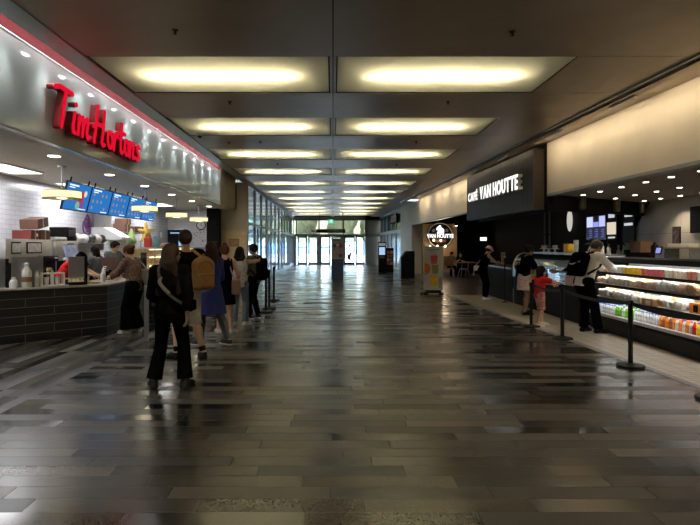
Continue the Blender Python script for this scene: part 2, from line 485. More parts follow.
        for q,L in ((-1,.78),(-.36,.95),(.3,1.0),(.95,.92)):
            p = W+u*.085*s+th*q*.029*s; u1 = rot_axis(u, np.cross(u,n), c*.6); p1 = p+u1*.042*s*L
            u2 = rot_axis(u, np.cross(u,n), c*1.5); p2 = p1+u2*.027*s*L; u3 = rot_axis(u,np.cross(u,n),c*2.2); p3 = p2+u3*.019*s*L
            d.cap(p,p1,.0105*s,.0095*s,k=.004); d.cap(p1,p2,.0095*s,.0088*s,k=.003); d.cap(p2,p3,.0088*s,.0076*s,k=.003)
        p = W+u*.022*s+th*.024*s; q1 = p+nrm(u*.6+th*.75+n*.25)*.042*s; q2 = q1+nrm(u*.85+th*.3+n*.4)*.036*s
        d.cap(p,q1,.015*s,.0115*s,k=.008); d.cap(q1,q2,.0115*s,.009*s,k=.004)
    def body(f, name, m, loc, rz):
        d = SD(.03*f.s); s = f.s; hs = f.hs
        f.torso(d)
        for i in (0,1): f.arm(d,i); f.leg(d,i); f.foot(d,i); f.hand(d,i)
        c = f.head
        d.cap(f.neck-f.up*.03*s,c-f.hu*.05*hs-f.hf*.015*hs,.055*s,.05*s*f.b,k=.03)
        d.ell(c+f.hu*.025*hs-f.hf*.008*hs,(.075*hs,.094*hs,.09*hs),f.HB,k=.03)
        d.ell(c-f.hu*.045*hs+f.hf*.025*hs,(.056*hs,.066*hs,.078*hs),f.HB,k=.03)
        d.cap(c-f.hu*.09*hs+f.hf*.062*hs, c-f.hu*.092*hs+f.hf*.068*hs,.02*hs,k=.02)                                 # chin
        d.cap(c+f.hu*.012*hs+f.hf*.086*hs, c-f.hu*.028*hs+f.hf*.108*hs,.009*hs,.014*hs,k=.012)                       # nose
        d.cap(c+f.hu*.02*hs+f.hf*.084*hs-f.hr*.045*hs, c+f.hu*.02*hs+f.hf*.084*hs+f.hr*.045*hs,.01*hs,k=.014)         # brow
        for g in (-1,1):
            d.ell(c-f.hu*.006*hs+f.hr*g*.077*hs-f.hf*.01*hs,(.01*hs,.02*hs,.032*hs),f.HB,k=.008)                      # ears
            d.ell(c+f.hu*.003*hs+f.hr*g*.031*hs+f.hf*.1*hs,(.017*hs,.012*hs,.01*hs),f.HB,k=.01,op='s')                # sockets
            d.cap(c-f.hu*.03*hs+f.hf*.07*hs+f.hr*g*.03*hs, c-f.hu*.035*hs+f.hf*.068*hs+f.hr*g*.034*hs,.02*hs,k=.02)  # cheeks
        d.cap(c-f.hu*.058*hs+f.hf*.088*hs-f.hr*.016*hs, c-f.hu*.058*hs+f.hf*.088*hs+f.hr*.016*hs,.0085*hs,k=.008)     # lips
        f.o = sd_obj(name,d,f.vox,m,loc=loc,rz=rz)
        e = MB()
        for g in (-1,1): e.ball(c+f.hu*.003*hs+f.hr*g*.031*hs+f.hf*.084*hs,.0115*hs,10,8)
        obj('eyes',e,MATS['eye_dark'],f.o)
        return f.o
    # clothes ------------------------------------------------------------------
    def top(f, m, sleeve=1.0, hem=.05, grow=.014, name='shirt', flat=True, collar=False, neckline=.965):
        d = SD(.03*f.s); f.torso(d,grow,hem,neckline)
        if sleeve > 0:
            for i in (0,1): f.arm(d,i,grow*.95,sleeve,flat=flat)
        else:
            for i in (0,1):
                sg = -1 if i == 0 else 1
                d.cap(f.sho[i]-f.srt*sg*.07*f.s+f.up*.0*f.s, f.sho[i]-f.srt*sg*.03*f.s,.062*f.s+grow*.4,.05*f.s+grow*.4,k=.04)
        if collar: d.cone(f.neck-f.up*.02*f.s,f.neck+f.up*.045*f.s+f.sfw*.012*f.s,.075*f.s,.066*f.s,k=.02)
        return sd_obj(name,d,f.vox,m,f.o)
    def pants(f, m, to=1.0, grow=.013, flare=0.0, name='trousers', waist=.36):
        d = SD(.025*f.s); f.torso(d,grow,0.0,waist)
        d.cap(f.hip[0]+f.up*.01,f.hip[1]+f.up*.01,.09*f.s*f.b+grow*.6,k=.04)
        for i in (0,1): f.leg(d,i,grow,to,flare,flat=True)
        return sd_obj(name,d,f.vox,m,f.o)
    def skirt(f, m, z, w=.2, dp=.18, waist=.30, grow=.016, name='skirt', sway=(0,0)):
        d = SD(.03*f.s); s = f.s; f.torso(d,grow,0.02,waist+.02)
        a = f.pel+f.up*(waist*.65-.12)*s; e = np.array([f.pel[0]+sway[0],f.pel[1]+sway[1],z])
        d.loft(a,e,f.rt,[(0,.13*s*f.b+grow,.105*s*f.b+grow),(.28,.178*s*f.b+grow,.14*s*f.b+grow),(1,w,dp)],k=.03,rnd=.006)
        return sd_obj(name,d,f.vox,m,f.o)
    def shoes(f, m, sole=None, high=.07, name='shoe'):
        out = []
        for i in (0,1):
            d = SD(.02); f.foot(d,i,.009,k=.025); z = f.ank[i][2]-.085*f.s
            if high > .1: d.cap(f.ank[i],f.ank[i]+(f.knee[i]-f.ank[i])*(high/.4),.047*f.s,.054*f.s)
            else: d.cut((0,0,z+high*f.s+.02),(0,0,1))
            d.cut((0,0,z+.002),(0,0,-1))
            o = sd_obj(name,d,f.vox*.85,m,f.o); out.append(o)
            if sole is not None:
                g = SD(.02); f.foot(g,i,.014,k=.025); g.cut((0,0,z+.026),(0,0,1)); g.cut((0,0,z),(0,0,-1)); sd_obj('sole',g,f.vox*.8,sole,o)
        return out
    def socks(f, m, z=.16):
        d = SD(.02)
        for i in (0,1): d.cap(f.ank[i],f.ank[i]+(f.knee[i]-f.ank[i])*(z-.085)/.4,.044*f.s,.046*f.s)
        return sd_obj('socks',d,f.vox,m,f.o)
    def hair(f, m, style='short', length=.25, name='hair', wide=1.0):
        d = SD(.025); c = f.head; hs = f.hs; t = .014*hs
        d.ell(c+f.hu*.033*hs-f.hf*.014*hs,(.077*hs+t,.094*hs+t,.088*hs+t),f.HB)
        if style in ('long','bob'):
            for g in (-1,-.5,0,.5,1):
                top = c+f.hu*.01*hs+f.hr*g*.062*hs-f.hf*(.07 if abs(g)<.9 else .03)*hs
                wob = .012*math.sin(g*9)
                b1 = c-f.hu*.11*hs+f.hr*g*.085*(.6+.4*wide)*hs-f.hf*(.07 if abs(g)<.9 else .035)*hs
                b2 = f.head+np.array([0,0,-1.])*length*f.s+f.srt*(g*.08*wide+wob)*f.s-f.sfw*(.125+.02*math.cos(g*5))*f.s
                if style == 'bob': d.cap(top,b1-f.hu*(length-.11)*f.s,.038*hs,.036*hs)
                else: d.cap(top,b1,.042*hs,.048*hs); d.cap(b1,b2,.048*hs,.032*hs)
        if style == 'crop':
            d.ell(c-f.hu*.01*hs-f.hf*.045*hs,(.074*hs+t*.4,.06*hs+t*.6,.07*hs),f.HB)
        if style == 'short':
            d.ell(c-f.hu*.005*hs-f.hf*.04*hs,(.077*hs+t*.6,.066*hs+t,.075*hs),f.HB); d.ell(c+f.hu*.075*hs+f.hf*.05*hs,(.065*hs,.055*hs,.04*hs),f.HB)
        if style in ('bun','updo'):
            d.ell(c-f.hu*.01*hs-f.hf*.045*hs,(.075*hs+t*.4,.062*hs+t*.6,.07*hs),f.HB)
            q = c+f.hu*.125*hs-f.hf*.04*hs if style == 'bun' else c+f.hu*.06*hs-f.hf*.125*hs
            d.ell(q,(.048*hs,.048*hs,.042*hs),f.HB,k=.012)
        if style == 'pony':
            q = c+f.hu*.04*hs-f.hf*.11*hs; d.ell(q,(.035*hs,.04*hs,.035*hs),f.HB); d.cap(q,q-f.hf*.05*hs-f.hu*.09*hs,.035*hs,.034*hs); d.cap(q-f.hf*.05*hs-f.hu*.09*hs,q-f.hf*.035*hs-f.hu*length*hs,.034*hs,.014*hs)
        d.ell(c-f.hu*.035*hs+f.hf*.112*hs,(.064*hs,.07*hs,.1*hs),f.HB,k=.02,op='s')
        return sd_obj(name,d,f.vox,m,f.o)
    def cap_hat(f, m, bucket=False, name='cap'):
        d = SD(.012); c = f.head; hs = f.hs
        d.ell(c+f.hu*.05*hs-f.hf*.01*hs,(.096*hs,.116*hs,.09*hs),f.HB)
        d.cut(c+f.hu*.045*hs,-f.hu)
        o = c+f.hu*.05*hs
        if bucket: d.loft(o+f.hu*.012*hs,o-f.hu*.03*hs,f.hr,[(0,.1*hs,.118*hs),(1,.142*hs,.16*hs)],rnd=.004); d.cuts = [(A3(c+f.hu*.015*hs),nrm(-f.hu))]
        else: d.bx(o+f.hf*.14*hs+f.hu*.004*hs,(.065*hs,.065*hs,.008*hs),f.HB,r=.008)
        return sd_obj(name,d,f.vox*.8,m,f.o)
# ---------------------------------------------------------------- materials of the place
def floor_mat():
    m, nt, out = _nt('plank_floor'); N = nt.nodes.new; L = nt.links.new
    def M(op, a, b=None, c=None):
        n = N('ShaderNodeMath'); n.operation = op
        for i,x in enumerate((a,b,c)):
            if x is None: continue
            if isinstance(x,(int,float)): n.inputs[i].default_value = x
            else: L(x,n.inputs[i])
        return n.outputs[0]
    g = N('ShaderNodeNewGeometry'); sp = N('ShaderNodeSeparateXYZ'); L(g.outputs['Position'],sp.inputs[0])
    x,y = sp.outputs[0],sp.outputs[1]
    side = M('LESS_THAN',x,-3.12)
    mxa = N('ShaderNodeMix'); mxa.data_type = 'FLOAT'; L(side,mxa.inputs[0]); L(x,mxa.inputs[2]); L(y,mxa.inputs[3])
    mxb = N('ShaderNodeMix'); mxb.data_type = 'FLOAT'; L(side,mxb.inputs[0]); L(y,mxb.inputs[2]); L(x,mxb.inputs[3])
    u,v = mxa.outputs[0],mxb.outputs[0]
    Wd,Ln = .163,1.02
    row = M('FLOOR',M('DIVIDE',v,Wd)); vf = M('FRACT',M('DIVIDE',v,Wd))
    wn = N('ShaderNodeTexWhiteNoise'); wn.noise_dimensions = '1D'; L(M('ADD',row,M('MULTIPLY',side,77.7)),wn.inputs['W'])
    us = M('ADD',M('DIVIDE',u,Ln),M('MULTIPLY',wn.outputs['Value'],7.0))
    col = M('FLOOR',us); uf = M('FRACT',us)
    cv = N('ShaderNodeCombineXYZ'); L(row,cv.inputs[0]); L(col,cv.inputs[1]); L(side,cv.inputs[2])
    w2 = N('ShaderNodeTexWhiteNoise'); w2.noise_dimensions = '3D'; L(cv.outputs[0],w2.inputs['Vector'])
    r1 = w2.outputs['Value']; sc = N('ShaderNodeSeparateColor'); L(w2.outputs['Color'],sc.inputs[0]); r2 = sc.outputs[1]; r3 = sc.outputs[2]
    cr = N('ShaderNodeValToRGB'); e = cr.color_ramp; e.interpolation = 'CONSTANT'
    stops = [(0,(.013,.013,.0135)),(.16,(.032,.0285,.024)),(.42,(.045,.040,.033)),(.66,(.024,.0235,.0225)),(.82,(.076,.067,.053)),(.93,(.05,.044,.037))]
    e.elements[0].position = 0; e.elements[0].color = (*stops[0][1],1); e.elements[1].position = stops[1][0]; e.elements[1].color = (*stops[1][1],1)
    for p,c in stops[2:]:
        q = e.elements.new(p); q.color = (*c,1)
    L(r1,cr.inputs[0])
    nz = N('ShaderNodeTexNoise'); nz.inputs['Scale'].default_value = 55; nz.inputs['Detail'].default_value = 4; L(g.outputs['Position'],nz.inputs['Vector'])
    mm = N('ShaderNodeMix'); mm.data_type = 'RGBA'; mm.blend_type = 'MULTIPLY'; mm.inputs[0].default_value = .55
    dk = N('ShaderNodeMix'); dk.data_type = 'RGBA'; dk.blend_type = 'MULTIPLY'; dk.inputs[0].default_value = 1; dk.inputs[7].default_value = (1.15,1.13,1.08,1); L(cr.outputs[0],dk.inputs[6]); L(dk.outputs[2],mm.inputs[6]); nr = N('ShaderNodeMapRange'); nr.inputs[1].default_value = .3; nr.inputs[2].default_value = .7; nr.inputs[3].default_value = .55; nr.inputs[4].default_value = 1.35
    L(nz.outputs['Fac'],nr.inputs[0]); L(nr.outputs[0],mm.inputs[7])
    ew = M('MINIMUM',M('MULTIPLY',M('MINIMUM',uf,M('SUBTRACT',1.0,uf)),Ln),M('MULTIPLY',M('MINIMUM',vf,M('SUBTRACT',1.0,vf)),Wd))
    gr = M('LESS_THAN',ew,.003)
    gm = N('ShaderNodeMix'); gm.data_type = 'RGBA'; L(gr,gm.inputs[0]); L(mm.outputs[2],gm.inputs[6]); gm.inputs[7].default_value = (.008,.0075,.007,1)
    p = N('ShaderNodeBsdfPrincipled'); L(gm.outputs[2],p.inputs['Base Color'])
    tx = M('GREATER_THAN',r2,.62)                                   # the textured planks
    ro = M('ADD',M('ADD',.13,M('MULTIPLY',r3,.17)),M('MULTIPLY',tx,.12))
    L(M('ADD',ro,M('MULTIPLY',gr,.3)),p.inputs['Roughness'])
    p.inputs['Specular IOR Level'].default_value = .55
    b = N('ShaderNodeBump'); b.inputs['Distance'].default_value = .004; L(M('MULTIPLY',tx,.10),b.inputs['Strength'])
    n2 = N('ShaderNodeTexNoise'); n2.inputs['Scale'].default_value = 70; L(g.outputs['Position'],n2.inputs['Vector'])
    L(n2.outputs['Fac'],b.inputs['Height']); L(b.outputs['Normal'],p.inputs['Normal'])
    L(p.outputs[0],out.inputs[0]); return m
def brick_mat(name, c1, c2, mortar, bw, bh, ms, rough, coords='UV', spec=.5, off=.5, bump=.4, metal=0):
    m, nt, out = _nt(name); N = nt.nodes.new; L = nt.links.new
    tc = N('ShaderNodeTexCoord'); b = N('ShaderNodeTexBrick'); b.offset = off
    b.inputs['Scale'].default_value = 1; b.inputs['Brick Width'].default_value = bw; b.inputs['Row Height'].default_value = bh
    b.inputs['Mortar Size'].default_value = ms; b.inputs['Mortar Smooth'].default_value = .1; b.inputs['Bias'].default_value = 0
    b.inputs['Color1'].default_value = (*c1,1); b.inputs['Color2'].default_value = (*c2,1); b.inputs['Mortar'].default_value = (*mortar,1)
    L(tc.outputs[coords],b.inputs['Vector'])
    p = N('ShaderNodeBsdfPrincipled'); L(b.outputs['Color'],p.inputs['Base Color']); p.inputs['Roughness'].default_value = rough
    p.inputs['Specular IOR Level'].default_value = spec; p.inputs['Metallic'].default_value = metal
    bp = N('ShaderNodeBump'); bp.invert = True; bp.inputs['Strength'].default_value = bump; bp.inputs['Distance'].default_value = .004
    L(b.outputs['Fac'],bp.inputs['Height']); L(bp.outputs['Normal'],p.inputs['Normal'])
    L(p.outputs[0],out.inputs[0]); MATS[name] = m; return m
def stripes_mat(name, c1, c2, width, rough, axis=0):
    """vertical boards: each board its own tone, dark joint between"""
    m, nt, out = _nt(name); N = nt.nodes.new; L = nt.links.new
    tc = N('ShaderNodeTexCoord'); sp = N('ShaderNodeSeparateXYZ'); L(tc.outputs['UV'],sp.inputs[0])
    d = N('ShaderNodeMath'); d.operation = 'DIVIDE'; L(sp.outputs[axis],d.inputs[0]); d.inputs[1].default_value = width
    fl = N('ShaderNodeMath'); fl.operation = 'FLOOR'; L(d.outputs[0],fl.inputs[0])
    fr = N('ShaderNodeMath'); fr.operation = 'FRACT'; L(d.outputs[0],fr.inputs[0])
    w = N('ShaderNodeTexWhiteNoise'); w.noise_dimensions = '1D'; L(fl.outputs[0],w.inputs['W'])
    mx = N('ShaderNodeMix'); mx.data_type = 'RGBA'; L(w.outputs['Value'],mx.inputs[0]); mx.inputs[6].default_value = (*c1,1); mx.inputs[7].default_value = (*c2,1)
    lt = N('ShaderNodeMath'); lt.operation = 'LESS_THAN'; L(fr.outputs[0],lt.inputs[0]); lt.inputs[1].default_value = .1
    m2 = N('ShaderNodeMix'); m2.data_type = 'RGBA'; L(lt.outputs[0],m2.inputs[0]); L(mx.outputs[2],m2.inputs[6]); m2.inputs[7].default_value = (c1[0]*.25,c1[1]*.25,c1[2]*.25,1)
    p = N('ShaderNodeBsdfPrincipled'); L(m2.outputs[2],p.inputs['Base Color']); p.inputs['Roughness'].default_value = rough; p.inputs['Specular IOR Level'].default_value = .08
    L(p.outputs[0],out.inputs[0]); MATS[name] = m; return m
def spots_mat(name, base, dots, scale, thr, rough=.8):
    """cloth with an irregular printed spot pattern"""
    m, nt, out = _nt(name); N = nt.nodes.new; L = nt.links.new
    tc = N('ShaderNodeTexCoord'); v = N('ShaderNodeTexVoronoi'); v.inputs['Scale'].default_value = scale; L(tc.outputs['Object'],v.inputs['Vector'])
    lt = N('ShaderNodeMath'); lt.operation = 'LESS_THAN'; L(v.outputs['Distance'],lt.inputs[0]); lt.inputs[1].default_value = thr
    mx = N('ShaderNodeMix'); mx.data_type = 'RGBA'; L(lt.outputs[0],mx.inputs[0]); mx.inputs[6].default_value = (*base,1); mx.inputs[7].default_value = (*dots,1)
    p = N('ShaderNodeBsdfPrincipled'); L(mx.outputs[2],p.inputs['Base Color']); p.inputs['Roughness'].default_value = rough; p.inputs['Specular IOR Level'].default_value = .2
    L(p.outputs[0],out.inputs[0]); MATS[name] = m; return m
def uv_faces(o, scale=1.0):
    """metric UVs on every upright face: u along the face, v = height"""
    me = o.data; uv = me.uv_layers.new(name='metric').data
    for p in me.polygons:
        n = p.normal
        t = Vector((-n.y,n.x,0)) if abs(n.z) < .7 else Vector((1,0,0))
        t.normalize()
        for li in p.loop_indices:
            c = me.vertices[me.loops[li].vertex_index].co
            uv[li].uv = (c.dot(t), c.z) if abs(n.z) < .7 else (c.x,c.y)
    return o
M_ = MATS
M_['floor'] = floor_mat()
mat('ceil', (.34,.275,.195), .40, .35, .06, 2.0)
mat('ceil_dark', (.012,.012,.012), .6)
mat('coffer', (.015,.015,.014), .9, spec=0)
mat('fascia', (.50,.53,.52), .09, .18, .03, 3, spec=.7)
mat('grey_metal', (.33,.34,.33), .3, .6, .06)
mat('red_paint', (.13,.004,.008), .8, 0, .06, spec=.25)
emit('red_sign', (.80,.006,.03), .72)
mat('red_sign_side', (.25,.006,.012), .35, 0, .04)
mat('beige_wall', (.50,.41,.28), .7, 0, .05, 2)
mat('cream_wall', (.66,.59,.46), .55, 0, .04, 2)
mat('door_wood', (.74,.55,.29), .5, 0, .10, 5)
mat('door_frame', (.62,.50,.31), .5)
mat('black', (.005,.005,.005), .5, 0, .2, spec=.15)
mat('blackgloss', (.008,.008,.009), .15, 0, .2)
mat('black_wall', (.005,.005,.005), .7, 0, .25, spec=.12)
mat('charcoal', (.008,.008,.008), .6, spec=.03)
mat('steel', (.52,.52,.52), .28, .9, .06, 14)
mat('steel_dull', (.45,.45,.44), .42, .8, .08, 14)
mat('white', (.8,.8,.8), .5, 0, .03)
mat('offwhite', (.72,.70,.64), .5, 0, .05)
mat('light_grey', (.5,.51,.52), .5)
mat('mid_grey', (.22,.22,.23), .5)
mat('frame_grey', (.36,.40,.42), .4, .5, .05)
mat('kitchen_ceil', (.62,.57,.42), .5, 0, .04)
mat('worktop', (.42,.38,.31), .25, 0, .1, 20)
brick_mat('counter_tile', (.0045,.004,.0038), (.012,.0095,.0075), (.13,.13,.125), .86, .143, .0045, .3, bump=.3, spec=.35)
brick_mat('white_tile', (.62,.62,.66), (.66,.66,.70), (.40,.40,.44), .30, .095, .004, .18, bump=.25)
brick_mat('cafe_tile', (.42,.37,.29), (.50,.45,.36), (.20,.17,.13), .20, .10, .008, .32, off=0.0, bump=.2)
brick_mat('cafe_wood', (.045,.028,.018), (.07,.043,.027), (.01,.008,.006), 1.2, .14, .003, .3, bump=.2)
stripes_mat('sign_boards', (.008,.008,.0075), (.024,.023,.021), .115, .5)
mat('sign_side', (.035,.022,.015), .45)
brick_mat('cafe_panel', (.46,.42,.35), (.48,.44,.37), (.25,.22,.18), 1.2, .95, .006, .4, off=0.0, bump=.2)
emit('tube', (1,.87,.52), 52)
emit('tube_fill', (1,.90,.66), 330)  # overdriven tubes for the unseen rows, added fill light
translucent('diffuser', (.88,.86,.78))
emit('led_white', (1,.97,.92), 9)
emit('led_dash', (.95,1,1), 40)
emit('downlight', (1,.93,.78), 9)
emit('downlight_cool', (1,.98,.92), 8)
emit('panel_light', (1,.99,.97), 2.2)
emit('drum_glow', (1,.88,.48), 1.0)
emit('white_letter', (1,.99,.96), 1.0)
emit('bulb', (1,.74,.42), 5)
emit('screen_blue', (.03,.19,.56), .75)
emit('screen_dark', (.02,.03,.09), .9)
emit('screen_white', (.75,.85,1), 1.0)
emit('screen_violet', (.3,.33,.75), .8)
emit('exit_green', (.1,.8,.5), .8)
glass('glass_far', (.72,.86,.93), .05)
glass('glass_left', (.15,.19,.21), .22, .03, (.36,.45,.49), .22)
glass('glass_transom', (.13,.135,.11), .10)
glass('glass_clear', (.95,.97,.96), .0)
glass('glass_cool', (.75,.88,.95), .06)
glass('glass_barrier', (.82,.86,.86), .05)
mat('eye_dark', (.02,.015,.012), .2)
mat('skin', (.64,.39,.26), .5, 0, .06, 12, spec=.3)
mat('skin_tan', (.46,.27,.17), .5, 0, .06, 12, spec=.3)
mat('skin_brown', (.17,.09,.055), .5, 0, .06, 12, spec=.3)
mat('hair_black', (.010,.008,.007), .6, 0, .4, 60, bump=.5, spec=.04)
mat('hair_brown', (.016,.009,.006), .6, 0, .4, 60, bump=.5, spec=.04)
mat('hair_auburn', (.075,.026,.014), .6, 0, .4, 60, bump=.5, spec=.04)
mat('hair_grey', (.075,.06,.05), .6, 0, .4, 60, bump=.5)
mat('cloth_black', (.002,.002,.0023), .9, 0, .3, 20, bump=.25, spec=0)
mat('cloth_white', (.72,.70,.67), .85, 0, .06, 20, bump=.2, spec=.2)
mat('cloth_blue', (.006,.011,.085), .8, 0, .15, 20, bump=.2, spec=.25)
mat('cloth_red', (.62,.018,.02), .8, 0, .1, 20, bump=.2, spec=.2)
mat('cloth_olive', (.07,.078,.045), .85, 0, .15, 20, bump=.2, spec=.2)
mat('cloth_grey', (.075,.08,.085), .85, 0, .15, 20, bump=.2, spec=.2)
mat('cloth_beige', (.70,.63,.50), .85, 0, .08, 20, bump=.2, spec=.2)
mat('denim', (.11,.14,.18), .85, 0, .2, 25, bump=.2, spec=.2)
mat('tan_canvas', (.26,.135,.04), .75, 0, .12, 16, bump=.2, spec=.25)
mat('tan_leather', (.25,.14,.08), .5, 0, .12, 16)
mat('rust_cloth', (.17,.045,.03), .75, 0, .15, 18)
mat('pink_hat', (.62,.46,.42), .85, 0, .06, 20)
spots_mat('blouse_print', (.085,.048,.034), (.26,.17,.12), 38, .30)
spots_mat('white_print', (.70,.68,.66), (.03,.03,.035), 30, .26)
spots_mat('floral_red', (.42,.16,.15), (.72,.52,.48), 34, .33)
spots_mat('floral_pink', (.60,.46,.43), (.24,.08,.10), 34, .30)
# ---------------------------------------------------------------- setting
CEIL = 4.02; GX = -3.28; FARY = 44.0; FX = -3.75; FB = 2.95      # glass wall, far wall, counter fascia and its underside
mb = MB(); mb.add([(-7.5,-6,0),(9.5,-6,0),(9.5,FARY+.4,0),(-7.5,FARY+.4,0)],[(0,1,2,3)])
struct('floor', mb, M_['floor'])
# cafe floor: pale tile strip along the display case, dark boards further in
a,b = RS(4.33,-6),RS(4.33,16.6)
mb = MB(); mb.prism([(a.x,a.y),(9.4,-6),(9.4,16.6),(b.x,b.y)],.001,.006)
o = struct('floor_cafe_tile', mb, M_['cafe_tile']); uv_faces(o)
mb = MB(); e = RS(5.57,29.5); mb.prism([(b.x,b.y),(9.4,16.6),(9.4,31),(e.x,31)],.001,.006)
o = struct('floor_cafe_boards', mb, M_['cafe_wood']); uv_faces(o)
mb = MB(); n = Vector((math.cos(THETA),math.sin(THETA),0))*.10
mb.prism([(a.x-n.x,a.y),(a.x,a.y),(b.x,b.y),(b.x-n.x,b.y)],.001,.008); struct('trim_1', mb, M_['mid_grey'])
# ceiling: plain metal bands and, between them, bands that hold two light coffers
PY0, PD, PP = 6.79, 1.61, 3.25
mb = MB(); rims = []
ks = list(range(-3,12)); prev = -6.0
for k in ks:
    y0 = PY0+k*PP; y1 = y0+PD
    mb.box((-3.48,prev,CEIL),(6.0,y0-.012,CEIL+.1)); prev = y1+.012
    if y0 > FARY: break
    for xa,xb in ((-3.48,-3.2),(-.045,.045),(3.18,6.0)): mb.box((xa,y0,CEIL),(xb,y1,CEIL+.1))
mb.box((-3.48,prev,CEIL),(6.0,FARY+.4,CEIL+.1)); mb.box((-7.5,-6.1,CEIL+.42),(9.6,FARY+.4,CEIL+.5)); mb.box((-7.5,-6.1,CEIL+.1),(FX-.12,20.2,CEIL+.2)); mb.box((FX-.12,-6.1,CEIL+.29),(-3.48,20.2,CEIL+.35)); mb.box((-7.5,20.2,CEIL+.1),(-3.49,FARY+.4,CEIL+.2)); mb.box((6.0,-6.1,CEIL+.1),(9.6,FARY+.4,CEIL+.2)); mb.box((-7.5,FARY+.3,CEIL+.1),(9.6,FARY+.4,CEIL+.42))
struct('ceiling', mb, M_['ceil'])
mb = MB()
for k in ks:
    y0 = PY0+k*PP; y1 = y0+PD
    for y in (y0-.012,y1): mb.box((-3.48,y,CEIL+.004),(6.0,y+.012,CEIL+.09))
mb.box((-.008,-6,CEIL-.004),(.008,FARY,CEIL+.0))
struct('trim_2', mb, M_['ceil_dark'])
# light coffers
def coffer_proto():
    t = thing('ceiling_light','','ceiling light')
    h = MB(); w = 3.13; d = PD-.01
    h.box((0,0,.36),(w,d,.38)); h.box((0,0,.011),(.02,d,.36)); h.box((w-.02,0,.011),(w,d,.36)); h.box((.02,0,.011),(w-.02,.02,.36)); h.box((.02,d-.02,.011),(w-.02,d,.36))
    obj('housing',h,M_['coffer'],t)
    g = MB(); g.add([(.015,.015,.008),(w-.015,.015,.008),(w-.015,d-.015,.008),(.015,d-.015,.008)],[(0,3,2,1)]); obj('diffuser',g,M_['diffuser'],t)
    f = MB(); f.cyl((.5,d/2,.19),(w-.5,d/2,.19),.022,n=10); obj('lamp_tube',f,M_['tube'],t)
    return t
cp = None; cnt = 0
for k in ks:
    y0 = PY0+k*PP
    if y0+PD > FARY-.1: continue
    for sd in (-1,1):
        x0 = .047 if sd > 0 else -3.18
        if cp is None: cp = coffer_proto(); c = cp
        else: c = dup(cp)
        c.location = (x0,y0+.005,CEIL)
        if k < 0:
            for q in c.children:
                if q.name.startswith('lamp_tube'): q.material_slots[0].link = 'OBJECT'; q.material_slots[0].material = M_['tube_fill']  # out-of-view rows run brighter than the visible ones to fill-light people's backs
        else:
            for q in c.children:
                if q.name.startswith('lamp_tube'): q.material_slots[0].link = 'OBJECT'; q.material_slots[0].material = M_['tube']
        nth = ['nearest','second','third','fourth','fifth','sixth','seventh','eighth','ninth','tenth','eleventh','twelfth']
        c['label'] = ('glowing yellowish ceiling light panel, %s row in view, %s of the ceiling seam' % (nth[k],'right' if sd > 0 else 'left')) if k >= 0 else 'unseen yellowish ceiling light panel behind the viewer, overdriven as added fill light'
        c['group'] = 'ceiling light panels' if k >= 0 else 'unseen ceiling lights overdriven as fill'
# sprinklers and a camera dome under the ceiling
SPR = [(-1.79,5.95),(2.05,6.0),(-1.75,8.9),(-2.46,12.4),(1.95,8.9),(-1.7,12.3),(1.95,12.3),(1.9,15.7),(-1.65,15.6)]
mb = MB(); mb.lathe((0,0,0),[(.035,0),(.035,-.008),(.012,-.012),(.012,-.04),(.022,-.043),(.022,-.047)],12)
sp = obj('sprinkler_head',mb,M_['ceil_dark'])
for i,(x,y) in enumerate(SPR):
    s = sp if i == 0 else dup(sp); s.location = (x,y,CEIL)
    tag(s,'small dark sprinkler head on the metal ceiling, %s row from the viewer, %s half' % (('first','first','second','third','second','third','third','fourth','fourth')[i],'left' if x < 0 else 'right'),'sprinkler','ceiling sprinklers')
SPR_last = s
t = thing('security_camera','small white dome camera under the ceiling by the red strip','camera',(-2.92,11.5,CEIL))
mb = MB(); mb.lathe((0,0,0),[(.075,0),(.075,-.03),(.06,-.035)],18); obj('mount',mb,M_['white'],t)
mb = MB(); mb.ball((0,0,-.035),(.055,.055,.055),16,8); obj('dome',mb,M_['blackgloss'],t)

# ---- left: counter fascia with red strip above
mb = MB(); mb.box((FX-.12,-6,FB),(FX,17.45,CEIL+.03)); t5 = MB(); t5.box((FX,-6,CEIL+.02),(FX+.012,17.45,CEIL+.036)); struct('trim_12', t5, M_['white']); struct('wall_fascia', mb, M_['fascia'])
mb = MB(); mb.box((FX-.12,17.45,FB),(FX,20.2,CEIL+.26)); struct('wall_fascia_end', mb, M_['beige_wall'])
mb = MB(); mb.box((FX-.12,-6,CEIL+.26),(-3.48,20.2,CEIL+.29)); mb.box((-3.49,-6,CEIL),(-3.48,20.2,CEIL+.26)); mb.box((FX-.12,-6,CEIL+.03),(FX+.004,17.45,CEIL+.26)); struct('trim_3', mb, M_['red_paint'])
mb = MB(); mb.box((-3.48,-6,CEIL-.012),(-3.2,20.2,CEIL-.002)); struct('trim_4', mb, M_['grey_metal'])
mb = MB(); mb.box((FX,-6,FB-.02),(FX+.02,17.45,FB+.012)); struct('trim_5', mb, M_['grey_metal'])
